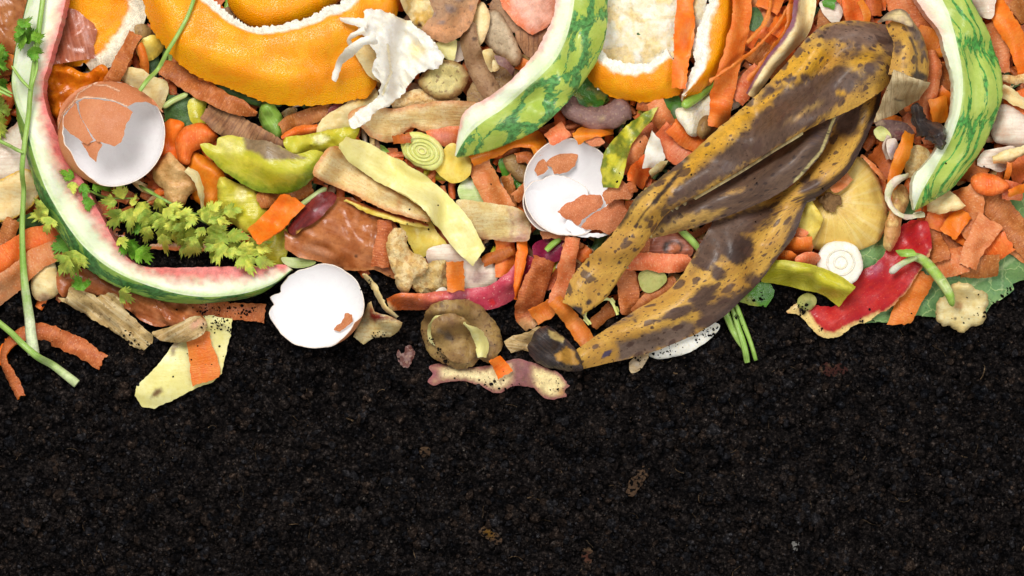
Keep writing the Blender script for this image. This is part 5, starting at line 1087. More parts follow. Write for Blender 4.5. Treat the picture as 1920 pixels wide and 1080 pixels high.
# ---- middle watermelon rind
p_ = loft('watermelon_rind', mm('melon_flesh/melon_skin_b'),
          ['1046,-50 1041,0 1037,32 1022,66 1006,98 982,128 950,160 912,186 882,202 868,220 860,252 855,290',
           '1082,-50 1076,0 1070,38 1060,76 1042,112 1014,144 980,174 945,204 912,226 886,247 868,270 857,291',
           '1112,-50 1108,0 1104,50 1096,90 1076,126 1046,160 1014,188 980,214 945,240 912,260 880,276 858,292',
           '1138,-50 1138,0 1136,50 1126,96 1104,138 1072,180 1040,214 1010,240 976,258 936,274 898,286 859,293'],
          [[34] * 9 + [30, 20, 8], [44] * 9 + [36, 24, 9], [30] * 9 + [24, 16, 6], [0] * 12], per=8, th=20, stiff=9, flatbottom=True, wav=1,
          matfun=lambda s: (s > .335).astype(int), paints=[('s', -.2, .06, (240, 170, 160), .8, .10), ('s', .28, .34, (206, 228, 150), .6, .06)])
tag(p_, 'watermelon rind arching down from the top edge in the middle', 'watermelon rind')

# top right between orange and banana
RND = random.Random(77)
CP('carrot piece at the top edge right of the orange peel', 'carrot_pink', [40, 50, 44], '1420,-20 1440,20 1446,52')
CP('dark orange carrot piece above the turnip peel', 'carrot', [40, 48, 44], '1398,60 1440,80 1490,96')
SH('green_leaf', 'small dark leaf between the long carrot strip and the carrot pile', 'leaf scrap', 'green_dark', '1398,20 1420,14 1430,40 1420,60 1400,54', th=2)
CP('brownish carrot piece left of the purple edged turnip peel', 'carrot_brown', [44, 50, 40], '1410,92 1440,112 1470,140')
CP('pinkish carrot piece under the thin carrot strings', 'carrot_pink', [30, 36, 30], '1424,130 1400,160 1380,190')
CP('bright orange carrot block right of the long carrot strip', 'carrot_bright', [44, 46], '1448,40 1484,62')
CP('orange carrot sheet at the very top between the strings', 'carrot', [48, 44], '1460,-30 1436,20')
CP('long wide carrot strip falling from the top edge to the banana', 'carrot', [34, 36, 36, 40, 44, 42], '1390,-40 1390,30 1380,80 1366,130 1354,190 1346,238', lift=3, curl=6, M=11)
for lab, w, pts in (('carrot string crossing from the top edge to the orange flap', [7, 8, 6, 7], '1500,-30 1468,30 1410,96 1330,154'), ('second thin carrot string beside the long wide carrot strip', [8, 9, 7], '1450,-30 1434,40 1400,80'), ('looped thin carrot string near the turnip peel', [9, 8, 10], '1480,10 1476,50 1404,150')):
    CP(lab, 'carrot', w, pts, lift=4, curl=2, M=5)
CP('tan carrot peel behind the top of the banana peel', 'carrot_brown', [46, 50], '1560,20 1556,60')
SH('onion_skin', 'white striped onion scrap at the top edge above the banana', 'onion piece', 'onion_white', '1536,4 1560,-4 1580,20 1570,44 1546,30', th=3, dome=4, lift=2)
p_ = ribbon('turnip_peel', mm('cream'), [40, 44, 40, 32, 28, 24, 18], '1512,-40 1508,10 1500,50 1474,86 1448,116 1428,146 1408,178', curl=5, lift=4, M=13, jag=.7, paints=[('s', .78, 1.2, (120, 60, 84), .95, .10), ('e', 1486, 22, 12, 10, 0, (130, 84, 90), .8, .8), ('e', 1500, 26, 14, 6, 0, (190, 150, 90), .5, .8)])
tag(p_, 'cream turnip peel with a purple edge coming down from the top onto the banana', 'turnip peel')
TOPR = [('green_leaf', 'pepper', [20, 24], '1544,0 1566,6', 'dark green strip at the top edge above the banana'),
 ('c', 'carrot', [34, 44, 48, 40], '1586,-40 1596,0 1606,30 1612,56', 'wide carrot peel above the bend of the banana'),
 ('c', 'carrot_dark', [26, 30], '1636,-20 1640,30', 'dark carrot peel in the top gap above the banana fold'),
 ('c', 'carrot_bright', [12, 14, 12], '1612,0 1624,28 1622,52', 'thin upright carrot sliver above the banana'),
 ('c', 'carrot_pink', [50, 60, 60], '1680,-40 1696,20 1716,60', 'large pinkish carrot peel behind the banana fold'),
 ('c', 'carrot_brown', [36, 44, 40], '1722,10 1732,60 1760,90', 'brownish carrot peel tucked under the right rind near the top'),
 ('c', 'carrot', [44, 50, 46], '1716,64 1742,80 1770,96', 'orange carrot sheet between the banana fold and the right rind'),
 ('c', 'carrot_bright', [16, 18], '1722,104 1768,100', 'bright carrot edge right of the banana fold'),
 ('c', 'carrot_brown', [36, 44], '1766,120 1770,170', 'dull carrot peel below the bright carrot edge'),
 ('c', 'carrot_bright', [40, 50, 44], '1736,220 1760,196 1780,176', 'bright carrot peel by the black banana stem'),
 ('c', 'carrot', [26, 32, 30], '1690,232 1666,232 1650,240', 'carrot peel below the cut banana stem end')]
for k, m, w, pts, lab in TOPR:
    if k == 'c': CP(lab, m, w, pts)
    else: RB('green_leaf', lab, 'leaf scrap', m, w, pts)
SH('beet_skin', 'dull red potato skin below the cut banana stem end', 'potato peel', 'potato_purple', '1640,226 1668,226 1700,232 1714,250 1700,262 1670,256 1650,244', th=3, paints=[('e', 1690, 252, 20, 10, 20, (130, 50, 60), .8, .8), ('e', 1650, 232, 12, 8, 0, (220, 190, 150), .8, .8)])
CP('long pinkish carrot peel standing right of the banana fold', 'carrot_pink', [14, 28, 30, 26, 18], '1746,96 1750,130 1744,164 1734,198 1732,232', lift=3, curl=9)
CP('orange carrot peel under the black banana stem at the right rind', 'carrot_bright', [44, 46], '1744,210 1778,202')

# right of the banana, middle
SH('onion_end', 'brown onion root end showing between the two banana flaps', 'onion end', 'onion_red', '1196,446 1230,438 1262,436 1290,448 1300,476 1280,490 1200,488', th=4, dome=6, paints=[('e', 1262, 462, 20, 19, 0, (60, 40, 30), .95, .35), ('e', 1262, 465, 13, 12, 0, (206, 118, 72), 1, .5)])
TB('green_stalk', 'green stalk crossing between the banana flaps', 'stalk', 'stem', [7, 7, 6], '1272,428 1296,450 1318,476')
CP('brown carrot peel beneath the salmon strip between the banana flaps', 'carrot_brown', [36, 40], '1196,478 1200,440')
CP('textured brown carrot peel in the lower gap between the banana flaps', 'carrot_brown', [36, 40, 34], '1172,506 1178,546 1180,590')
CP('dark carrot peel slanting along the lower banana flap', 'carrot_brown', [26, 30, 26], '1190,590 1222,560 1268,526')
SH('green_leaf', 'greenish pear skin between the carrot peels under the banana', 'fruit peel', 'peel_green', '1198,512 1240,506 1250,524 1220,548 1204,544', th=2)
CP('salmon carrot strip bridging the gap between the banana flaps', 'carrot_pink', [30, 33, 34, 30], '1166,492 1206,490 1250,494 1300,490', lift=2, curl=5, cut=(0, .6))

# onion and right middle
SH('cabbage_leaf', 'small cabbage leaf corner below the onion half', 'cabbage leaf', 'cabbage', '1600,470 1640,440 1668,440 1680,470 1650,500 1620,508 1600,500', th=2.5)
CP('dark carrot peel in the gap right of the onion half', 'carrot_dark', [40, 44, 30], '1640,280 1664,300 1672,336')
SH('leek_scrap', 'pale green leek chunk under the cut banana stem', 'leek piece', 'leek', '1638,244 1650,236 1668,248 1672,262 1650,264', th=5, dome=4)
RB('onion_ring', 'small white onion ring piece right of the banana', 'onion ring', 'onion_white', [7, 9, 8], '1668,254 1658,276 1668,298', roll=[40, 50, 40], lift=2)
SH('onion_piece', 'purplish onion scrap inside the small white ring', 'onion piece', 'onion_white', '1664,262 1680,262 1684,292 1670,300', th=2, paints=[('e', 1674, 282, 10, 18, 0, (170, 150, 160), .7, .8)])
p_ = sheet('onion', mm('onion_flesh/onion_white'), '1512,372 1520,352 1548,330 1576,312 1606,294 1626,304 1644,330 1656,356 1664,392 1662,424 1650,450 1628,464 1600,472 1570,476 1538,470 1508,448 1494,420 1496,396', th=8, dome=40, dome_r=80, nz=(3, 50), stiff=9, lift=0, polar=(1556, 380, 46),
   paints=[('e', 1560, 388, 50, 34, 20, (206, 160, 92), .55, 1), ('l', '1640,322 1656,356 1663,400', 4, (206, 130, 96), .6), ('e', 1556, 380, 22, 16, 0, (120, 84, 52), .9, .5)])
tag(p_, 'yellow onion half with its brown root end beside the banana peel', 'onion')
sheet('root_end', mm('root_fuzz'), '1534,372 1544,362 1560,360 1574,370 1578,382 1564,392 1552,398 1540,390', th=5, dome=6, dome_r=10, nz=(6, 4), jag=3, parent=p_, lift=0, sp=3)
SH('pear_flesh', 'translucent yellow pear flesh beside the dark banana edge', 'fruit flesh', 'yellow', '1494,372 1514,374 1530,392 1540,410 1532,436 1520,452 1504,444 1488,418', th=6, dome=8, dome_r=12, lift=2, nz=(6, 14))
CP('small salmon carrot piece on the yellow pear flesh', 'carrot_pink', [30, 32], '1484,436 1506,450', lift=3)
CP('orange carrot corner under the salmon piece by the banana', 'carrot', [36, 44, 34], '1462,476 1490,468 1522,462', lift=1)
CP('salmon carrot chip on top of the onion half', 'carrot_pink', [26, 34, 28], '1556,352 1574,340 1590,326', lift=2)
CP('thin carrot sliver right of the onion half', 'carrot_pink', [6, 8, 9], '1616,292 1640,316 1662,340', lift=3, M=5)

# carrots upper right beyond the right rind
UR = [('carrot_pink', [44, 50], '1866,-30 1890,10', 'pink carrot peel in the top right corner'), ('carrot_brown', [40, 44], '1930,0 1900,30', 'brown carrot peel at the right edge near the top'),
 ('carrot', [36, 46, 40], '1876,30 1896,70 1930,90', 'orange carrot peel at the right edge above the cream fibres'),
 ('carrot_pink', [34, 40, 30], '1858,44 1872,90 1880,136', 'long carrot peel hugging the outer side of the right rind'),
 ('carrot_bright', [36, 40, 40, 30], '1852,-20 1880,40 1912,90 1926,140', 'bright orange carrot strip curving down the right edge'),
 ('carrot_brown', [44, 40], '1876,150 1870,170', 'carrot peel shaded behind the right rind beside the cream fibres'),
 ('carrot', [50, 44], '1930,190 1886,206', 'orange carrot peel at the right edge below the cream fibres'),
 ('carrot_dark', [40, 50, 40], '1846,300 1830,310 1812,336', 'dark carrot peel outside the lower end of the right rind')]
for m, w, pts, lab in UR: CP(lab, m, w, pts)
SH('parsnip_piece', 'cream parsnip peel at the top edge outside the right rind', 'parsnip piece', 'onion_white', '1816,-40 1870,-40 1862,10 1856,36 1842,34 1828,16', th=3, dome=7, lift=3)
SH('onion_white', 'big pale onion layer at the right edge beside the right rind', 'onion piece', 'onion_white', '1862,214 1876,196 1894,198 1930,224 1960,240 1960,290 1920,284 1888,272 1866,262 1858,240', th=6, dome=16, dome_r=24, lift=2, paints=[('e', 1880, 250, 16, 20, 0, (214, 160, 120), .4, .9)])
RB('parsnip_root', 'cream fibrous root end at the right edge', 'parsnip root', 'tan_flesh', [12, 16, 18], '1876,148 1900,150 1950,140', curl=5)
RB('parsnip_root', 'brownish cream root strand below the fibrous end at the right edge', 'parsnip root', 'cream', [20, 22, 16], '1876,168 1904,186 1950,204', curl=6, paints=[('e', 1884, 172, 14, 9, 20, (190, 130, 50), .7, .8)])
SH('onion_piece', 'white onion scrap at the outer tip of the right rind', 'onion piece', 'onion_white', '1832,310 1842,286 1870,278 1900,276 1906,300 1880,322 1856,316', th=4, dome=6, lift=2)
RB('apple_slice', 'cream orange slice edge at the right edge', 'apple peel', 'cream', [14, 24, 26], '1862,298 1890,294 1950,276', curl=5, lift=3, paints=[('s', .75, 1.2, (226, 150, 90), .8, .2)])
CP('carrot bits piled at the right edge under the cream slice', 'carrot_dark', [40, 44], '1940,300 1896,330')
CP('narrow upright carrot strip at the right edge', 'carrot', [9, 11, 9], '1892,306 1888,326 1884,350', lift=4)

# carrot pile lower right
SH('cabbage_leaf', 'cabbage leaf peeping through the carrot peelings at the right edge', 'cabbage leaf', 'cabbage', '1826,360 1880,350 1960,380 1960,470 1900,490 1850,440', th=2.5, dome=4)
SH('cabbage_leaf', 'large blue green cabbage leaf with pale veins under the carrots at the lower right', 'cabbage leaf', 'cabbage', '1626,606 1640,560 1680,520 1700,490 1760,480 1820,470 1880,450 1960,430 1960,520 1922,526 1900,532 1903,544 1880,560 1858,574 1848,590 1800,590 1754,594 1722,592 1704,600 1670,606 1648,604', th=2.5, dome=6, dome_r=20, nz=(5, 50), lift=2, sp=5, smooth=False,
   paints=[('l', '1940,450 1880,500 1780,560', 4, (190, 208, 150), .5), ('l', '1880,500 1880,560', 2, (180, 200, 140), .5)])
PILE = [('carrot_brown', [60, 66], '1800,440 1760,470', 'brown carrot peel under the middle of the carrot pile'),
 ('carrot_pink', [34, 40, 44], '1930,480 1880,440 1850,400', 'long salmon carrot peel reaching the right edge of the carrot pile'),
 ('carrot_brown', [46, 52, 50, 40], '1826,350 1870,390 1906,430 1940,480', 'wide brown carrot peel on the outer side of the carrot pile'),
 ('carrot', [40, 44, 40], '1790,500 1840,480 1890,452', 'orange carrot strip with a serrated edge low in the carrot pile'),
 ('carrot_brown', [34, 40, 38], '1800,504 1840,500 1872,498', 'straight brown carrot strip at the bottom of the carrot pile'),
 ('carrot_pink', [30, 36], '1920,360 1880,356', 'pink carrot peel below the oval slice'),
 ('carrot_pink', [44, 50, 46], '1752,500 1784,492 1812,486', 'salmon carrot peel overlapping the cabbage leaf'),
 ('carrot', [40, 44], '1796,430 1830,452', 'orange carrot peel in the heart of the carrot pile'),
 ('carrot_brown', [36, 40, 38], '1742,420 1752,460 1760,490', 'upright brown carrot peel right of the red apple peel'),
 ('carrot', [44, 48, 44], '1740,400 1770,412 1800,392', 'orange carrot peel under the cream wedge'),
 ('carrot_pink', [40, 50, 46, 36], '1808,350 1820,380 1816,410 1830,446', 'striped salmon carrot peel bending through the pile'),
 ('carrot_bright', [30, 34, 28], '1776,440 1792,420 1812,400', 'slim bright carrot peel in the pile below the cream wedge'),
 ('carrot_pink', [50, 46, 40, 34], '1858,412 1842,440 1824,470 1814,500', 'flat salmon carrot peel on top of the pile')]
for m, w, pts, lab in PILE: CP(lab, m, w, pts, stiff=2)
SH('carrot_slice', 'oval carrot slice on the pile near the right edge', 'carrot slice', 'carrot', '1822,336 1836,324 1862,328 1884,340 1892,352 1876,364 1850,366 1830,356', th=7, dome=6, dome_r=10, lift=3, paints=[('edge', 4, (206, 104, 40), .6)])
CP('bright carrot peel curling at the right edge beside the oval slice', 'carrot_bright', [16, 18], '1886,362 1950,346', lift=2)
CP('short carrot strip lying on the soil across the cabbage leaf', 'carrot', [40, 42, 44, 40], '1734,512 1718,544 1702,574 1686,608', curl=5, lift=3, cut=(0, .5))

# red apple peel
p_ = sheet('apple_peel', mm('apple_red/apple_flesh/apple_flesh'), '1476,584 1484,576 1500,566 1524,572 1560,574 1590,556 1600,526 1616,508 1640,494 1656,476 1676,446 1690,424 1712,414 1736,418 1742,450 1738,480 1722,508 1700,544 1672,572 1640,596 1600,614 1572,632 1556,636 1540,630 1516,608 1496,592', th=4.5, dome=16, dome_r=26, nz=(3, 50), lift=3, sp=4, grain=-40, jag=1.2,
   paints=[('p', '1476,584 1486,574 1500,566 1516,580 1534,608 1548,622 1566,622 1600,606 1650,582 1650,600 1560,645 1530,625', (236, 204, 130), 1, 3), ('e', 1580, 585, 60, 22, -25, (226, 60, 36), .5, 1), ('e', 1640, 505, 26, 16, -40, (150, 60, 100), .6, 1), ('l', '1740,470 1724,506 1702,542 1672,574 1640,598', 3, (226, 170, 110), .8)])
tag(p_, 'bright red apple peel with a cream edge lying on the soil at the right', 'apple peel')
# gnarled yellow root, curls
SH('ginger_piece', 'yellow tapering ginger piece hanging over the red apple peel', 'ginger', 'brown_flesh', '1676,352 1694,344 1706,360 1704,384 1696,402 1690,430 1680,456 1668,470 1660,466 1656,440 1662,410 1672,384', th=8, dome=12, dome_r=13, nz=(5, 12), lift=3, paints=[('n', 14, .0, (236, 206, 130), .8)])
SH('apple_slice', 'tan apple flesh between the carrot peel and the right rind', 'apple scrap', 'tan_flesh', '1702,286 1716,272 1736,278 1746,296 1738,322 1716,336 1700,326', th=6, dome=7)
CP('narrow orange carrot peel hanging from the black stem towards the onion', 'carrot_bright', [22, 26, 26, 20], '1706,248 1694,284 1680,320 1670,354', lift=4, curl=5)
SH('parsnip_wedge', 'cream wedge shaped chunk below the tip of the right rind', 'parsnip piece', 'cream', '1738,372 1752,356 1772,352 1790,366 1808,386 1790,396 1762,402 1740,396', th=9, dome=9, dome_r=14, lift=3, smooth=False)
RB('leek_ring', 'pale leek ring curling round the yellow ginger piece', 'leek ring', 'onion_white', [8, 16, 14, 12, 13, 11], '1704,330 1676,342 1664,366 1674,392 1698,406 1734,400', curl=3, roll=[30, 20, 40, 40, 40, 30], lift=5, paints=[('n', 20, .0, (222, 226, 170), .6)])

# ---- right rind
p_ = loft('watermelon_rind', mm('melon_flesh/melon_skin_c'),
   ['1690,-50 1717,0 1736,30 1757,60 1767,100 1777,130 1784,170 1781,210 1768,250 1752,284 1730,308 1710,330 1706,360 1712,390',
    '1740,-50 1764,0 1777,30 1783,60 1791,100 1797,130 1800,170 1795,210 1784,250 1772,280 1752,312 1736,336 1722,362 1713,391',
    '1764,-50 1790,0 1802,30 1812,60 1824,100 1832,130 1838,170 1834,210 1820,250 1806,284 1788,314 1764,344 1742,368 1714,392',
    '1796,-50 1818,0 1834,30 1850,60 1866,100 1874,130 1878,170 1870,210 1856,250 1842,278 1822,308 1800,334 1776,358 1716,393'],
   [[24] * 13 + [6], [34] * 12 + [24, 7], [28] * 12 + [18, 5], [0] * 14], per=8, th=20, stiff=9, flatbottom=True, wav=1,
   matfun=lambda s: (s > .335).astype(int), paints=[('p', '1680,-60 1722,-60 1732,0 1750,34 1764,62 1764,80 1700,60', (236, 160, 150), .6, 8), ('s', .28, .34, (210, 230, 160), .5, .06)])
tag(p_, 'watermelon rind with thin green stripes curving down at the right', 'watermelon rind')

# lower right bits
SH('pepper_piece', 'bright green pepper piece on the soil right of the lower banana flap', 'pepper piece', 'pepper', '1384,566 1400,548 1420,530 1440,528 1452,544 1448,560 1436,574 1412,572', th=9, dome=2, dome_r=10, lift=1, smooth=False, paints=[('p', '1380,570 1400,556 1420,566 1420,580 1380,580', (170, 170, 70), .8, 5)])
SH('orange_peel', 'orange peel sliver between the banana edge and the mango peel', 'orange peel', 'carrot', '1430,520 1450,480 1474,470 1490,480 1470,510 1440,530', th=4, dome=4)
SH('radish_scrap', 'pinkish scrap above the yellow green mango peel', 'peel scrap', 'carrot_pink', '1490,486 1520,472 1540,486 1530,504 1500,506', th=4, dome=5)
SH('pea', 'squashed green pea under the end of the mango peel', 'pea', 'peel_green', '1494,564 1502,554 1516,550 1530,558 1528,572 1518,582 1504,580 1496,574', th=7, dome=5, dome_r=11, nz=(3, 8), drape=20, paints=[('e', 1514, 572, 14, 10, 0, (96, 112, 60), .7, .8)])
t = thing('leek_slice', 'round white leek slice beside the yellow green mango peel', 'leek slice', 1572, 492)
sheet('outer_ring', mm('white'), '1528,496 1532,474 1546,458 1566,453 1590,456 1606,470 1614,490 1612,510 1600,528 1590,534 1560,528 1538,516', th=12, dome=4, dome_r=8, nz=None, parent=t, lift=1, drape=False, sp=4)
zt = float(samp(H, 1572, 490))
for f in (.62, .3):
    pts = [(1572 + math.cos(a) * 40 * f, 492 + math.sin(a) * 38 * f) for a in np.linspace(0, 2 * math.pi, 28)]
    ribbon('inner_ring', mm('pith'), 3, pts, parent=t, drape=zt - 2.2, curl=1.2, M=5, jag=.4, wav=.3, step=3)
p_ = ribbon('mango_peel', mm('yellow_green/yellow'), [40, 44, 48, 46, 44, 46], '1432,508 1460,510 1496,516 1530,524 1562,536 1590,556', curl=14, lift=4, M=13, jag=.8, step=3.5, paints=[('e', 1480, 496, 22, 8, 10, (232, 226, 150), .6, .9), ('e', 1585, 566, 12, 8, 20, (170, 130, 20), .7, .7), ('s', .0, .12, (150, 150, 30), .5, .1)])
tag(p_, 'glossy yellow green mango peel strip lying across the red apple peel', 'mango peel')

# knobbly cream slice with green sprout
p_ = sheet('celeriac_slice', mm('cream/tan_flesh'), '1756,590 1760,566 1778,548 1784,534 1802,528 1820,534 1834,544 1848,546 1856,560 1850,580 1846,600 1828,614 1806,624 1788,618 1766,610', th=9, dome=7, dome_r=12, nz=(4, 14), jag=2.2, drape=True, stiff=6, paints=[('e', 1796, 574, 12, 9, 30, (190, 130, 80), .8, .6), ('e', 1800, 560, 20, 20, 0, (214, 170, 110), .4, .9), ('e', 1790, 598, 3, 4, 0, (50, 36, 26), .9, .5), ('edge', 4, (206, 168, 110), .6)])
tag(p_, 'knobbly cream root slice at the lower right end of the heap', 'root slice')
t = thing('sprout', 'green forked sprout growing over the red apple peel onto the knobbly cream slice', 'sprout', 1740, 520)
tube('stem', mm('green_pale'), [6, 9, 10, 9, 7], '1786,574 1776,548 1752,512 1726,486 1702,480', parent=t, lift=4, stiff=5, seg=10, paints=[('n', 16, .0, (150, 190, 60), .8)])
tube('branch', mm('green_pale/white'), [8, 6, 6, 8], '1716,480 1700,488 1684,498 1668,512', parent=t, lift=3, seg=10, stiff=5, paints=[('t', .6, 1.2, (240, 236, 220), .9, .3)])
sheet('leaf_tip', mm('green'), '1676,470 1690,467 1706,468 1714,478 1700,482 1684,480', th=2, dome=3, lift=6, parent=t, sp=3)

# ---- three stems and onion sliver on the soil
for lab, pts, r_ in (('green stem stub at the left of the three below the banana peel', '1356,576 1368,604 1384,636 1398,658', [7, 7, 6, 4]), ('middle green stem below the banana peel reaching lowest on the soil', '1372,572 1384,612 1394,646 1402,680', [5, 5.5, 6, 6]), ('thin green stem at the right of the three below the banana peel', '1380,572 1396,612 1408,644 1418,676', [4.5, 4.5, 4, 4])):
    TB('green_stalk', lab, 'stalk', 'stem/green_pale', r_, pts, group='green stems below the banana', ends=(.8, .85), stiff=2)
SH('onion_layer', 'white onion layer sliver under the lower edge of the banana peel', 'onion piece', 'white', '1216,664 1240,640 1290,612 1340,604 1350,610 1334,634 1300,656 1262,670 1240,674', th=4, dome=7, dome_r=14)
SH('onion_skin', 'small grey dried onion skin on the soil below the banana peel', 'onion skin', 'onion_papery', '1180,680 1192,668 1216,658 1212,676 1196,696 1184,700', th=1.6, dome=3, nz=(3, 9), paints=[('e', 1195, 680, 30, 30, 0, (170, 160, 148), .7, .9)])
# ================================================================ BANANA PEEL
YB = (216, 160, 46); DK = (98, 74, 60); BK = (70, 53, 47)
t = thing('banana_peel', 'large overripe banana peel, yellow with brown blotches, lying diagonally over the heap', 'banana peel', 1400, 360)
kw = dict(parent=t, stiff=9, step=4, per=10, wav=2)
# right flap running down to the lower left tip
loft('peel_flap', mm('banana/banana_inside/banana_inside'),
     ['1606,176 1566,224 1532,290 1484,346 1420,382 1352,402 1322,440 1296,486 1256,540 1190,582 1128,622 1080,656',
      '1636,168 1610,220 1576,292 1534,344 1466,384 1420,420 1384,464 1356,504 1316,550 1256,590 1166,634 1084,672',
      '1654,152 1644,204 1618,262 1580,326 1530,368 1506,382 1484,440 1452,482 1402,548 1332,610 1220,660 1088,692'],
     [[14, 14, 14, 14, 22, 10, 8, 8, 8, 8, 6, 4], [22, 24, 24, 26, 24, 36, 40, 40, 38, 32, 24, 14], [8, 6, 6, 4, 0, 2, 4, 4, 4, 4, 4, 3]], th=4.5, lift=3,
     paints=[('e', 1590, 228, 42, 34, -50, DK, .95, .5), ('l', '1654,152 1642,210 1616,266 1580,326 1530,366 1508,376 1484,440', 9, BK, .95), ('e', 1512, 350, 34, 18, -30, DK, .85, .6), ('p', '1560,216 1532,290 1484,346 1430,380 1440,372 1480,336 1524,286 1550,222', (220, 200, 130), 1, 2),
             ('p', '1340,408 1420,388 1452,390 1440,420 1400,440 1372,470 1330,500 1296,510 1300,470 1318,430', DK, .97, 12), ('e', 1384, 470, 36, 26, -50, BK, .9, .5), ('e', 1345, 512, 20, 20, 0, DK, .9, .5), ('e', 1318, 552, 30, 22, -50, DK, .95, .5), ('e', 1270, 586, 34, 12, -20, DK, .95, .5), ('p', '1300,560 1340,560 1400,540 1390,570 1330,612 1290,630 1270,620 1310,596', DK, .9, 10),
             ('e', 1402, 522, 18, 12, -40, DK, .75, .7), ('p', '1160,640 1220,618 1300,600 1290,634 1220,662 1160,676', (120, 98, 84), .9, 8), ('e', 1140, 662, 17, 6, -35, (86, 74, 96), 1, .4), ('p', '1130,616 1180,580 1200,590 1160,612', DK, .6, 7), ('e', 1230, 636, 20, 10, 0, DK, .6, .8), ('e', 1190, 600, 6, 5, 0, DK, .9, .5), ('e', 1234, 602, 6, 6, 0, DK, .9, .5), ('e', 1474, 420, 16, 40, 20, DK, .5, .9), ('l', '1480,440 1450,484 1400,550 1330,612', 6, BK, .8)], **kw)
# grey middle flap
loft('peel_flap', mm('banana_dark/banana_inside/banana_inside'),
     ['1620,150 1560,204 1470,262 1390,312 1300,366 1250,392 1214,436', '1612,176 1564,220 1500,282 1420,342 1340,382 1270,418 1216,442', '1600,200 1562,232 1530,292 1482,344 1420,382 1310,424 1218,448'],
     [[20, 22, 22, 20, 18, 14, 6], [26, 30, 34, 34, 30, 22, 10], [10, 8, 8, 8, 8, 6, 3]], th=4, lift=6,
     paints=[('e', 1372, 362, 34, 9, -18, (190, 146, 84), .62, .8), ('p', '1226,430 1280,402 1330,396 1360,392 1340,408 1290,428 1240,446 1216,450', (190, 150, 80), .85, 8), ('e', 1520, 262, 20, 26, 20, (74, 62, 70), .6, .9), ('l', '1556,224 1528,290 1480,344', 3, (206, 190, 130), .9)], **kw)
# the long upper flap
loft('peel_flap', mm('banana/banana_inside/banana_inside'),
     ['1664,52 1600,44 1542,52 1502,82 1470,122 1430,166 1386,208 1336,250 1286,296 1232,338 1190,372 1150,436 1104,482 1074,518 1056,566',
      '1690,84 1630,74 1580,86 1538,112 1506,150 1468,190 1424,232 1372,274 1322,316 1270,354 1222,396 1180,450 1130,500 1096,540 1070,572',
      '1690,132 1652,132 1612,146 1574,176 1530,212 1492,246 1444,278 1390,314 1340,344 1292,372 1244,400 1206,450 1168,500 1132,552 1088,586',
      '1666,152 1652,168 1622,190 1580,214 1530,236 1480,262 1432,290 1388,318 1340,348 1296,374 1246,404 1210,456 1172,506 1136,558 1092,590'],
     [[10, 12, 12, 10, 8, 8, 8, 8, 8, 8, 8, 8, 6, 5, 4], [34, 40, 42, 42, 40, 38, 36, 34, 32, 30, 30, 28, 24, 18, 10], [30, 32, 30, 28, 26, 26, 24, 22, 22, 20, 20, 18, 14, 10, 6], [8, 6, 4, 4, 2, 2, 2, 2, 2, 2, 2, 2, 2, 2, 2]], th=4.5, lift=8,
     paints=[('p', '1500,80 1540,52 1600,44 1668,50 1700,90 1680,110 1640,92 1600,96 1570,84 1530,80', (122, 94, 78), .95, 10), ('p', '1560,88 1600,96 1650,110 1640,150 1600,180 1560,190 1520,180 1540,150 1600,130 1566,110', DK, .75, 14), ('e', 1606, 118, 32, 16, -20, YB, .9, .8),
             ('p', '1430,166 1470,170 1510,150 1560,130 1590,150 1570,190 1530,226 1480,262 1390,316 1300,370 1240,400 1232,392 1290,330 1312,300 1350,280 1400,240', DK, .97, 10),
             ('p', '1440,150 1470,120 1500,100 1530,96 1546,116 1520,140 1480,156', YB, 1, 9), ('p', '1336,254 1390,210 1420,196 1440,200 1400,226 1370,262 1340,290 1310,312 1290,330 1270,320', YB, .85, 8), ('e', 1436, 190, 40, 6, -35, YB, .95, .6), ('e', 1510, 208, 30, 8, -30, (200, 160, 80), .6, .8), ('e', 1562, 180, 12, 10, 0, YB, .85, .6), ('e', 1480, 228, 26, 6, -30, (196, 150, 80), .7, .8),
             ('e', 1474, 154, 14, 7, -10, DK, .95, .4), ('e', 1502, 152, 14, 9, 20, DK, .95, .4), ('e', 1452, 160, 8, 6, 0, DK, .95, .4), ('e', 1530, 150, 12, 8, 0, DK, .9, .4), ('e', 1558, 142, 7, 6, 0, DK, .95, .4), ('e', 1508, 84, 9, 4, -30, BK, .95, .4), ('e', 1530, 76, 8, 4, -10, BK, .9, .4), ('e', 1570, 164, 18, 16, 0, DK, .9, .4), ('e', 1660, 84, 14, 8, -50, BK, .85, .6),
             ('l', '1284,300 1230,342 1192,374 1160,424', 6, (74, 58, 46), .7), ('l', '1276,318 1250,350 1222,382', 4, (60, 44, 36), .85), ('l', '1232,372 1204,400 1190,424', 3, (60, 44, 36), .7), ('e', 1210, 412, 12, 10, 0, DK, .7, .7), ('e', 1190, 426, 7, 5, 0, DK, .9, .5), ('e', 1184, 444, 5, 5, 0, DK, .9, .5), ('e', 1172, 448, 9, 6, -40, DK, .8, .6), ('e', 1188, 468, 6, 6, 0, DK, .9, .5), ('e', 1160, 492, 6, 5, 0, DK, .95, .5), ('e', 1125, 486, 5, 7, 0, DK, .9, .5), ('e', 1104, 494, 4, 8, 0, BK, .9, .5), ('e', 1098, 528, 4, 4, 0, DK, .9, .5),
             ('p', '1138,556 1160,520 1180,500 1176,520 1150,556 1130,574', DK, .6, 6), ('p', '1054,566 1070,572 1092,574 1096,592 1070,590 1052,580', (60, 50, 48), 1, 4), ('e', 1105, 566, 8, 8, 0, BK, .8, .6)], **kw)
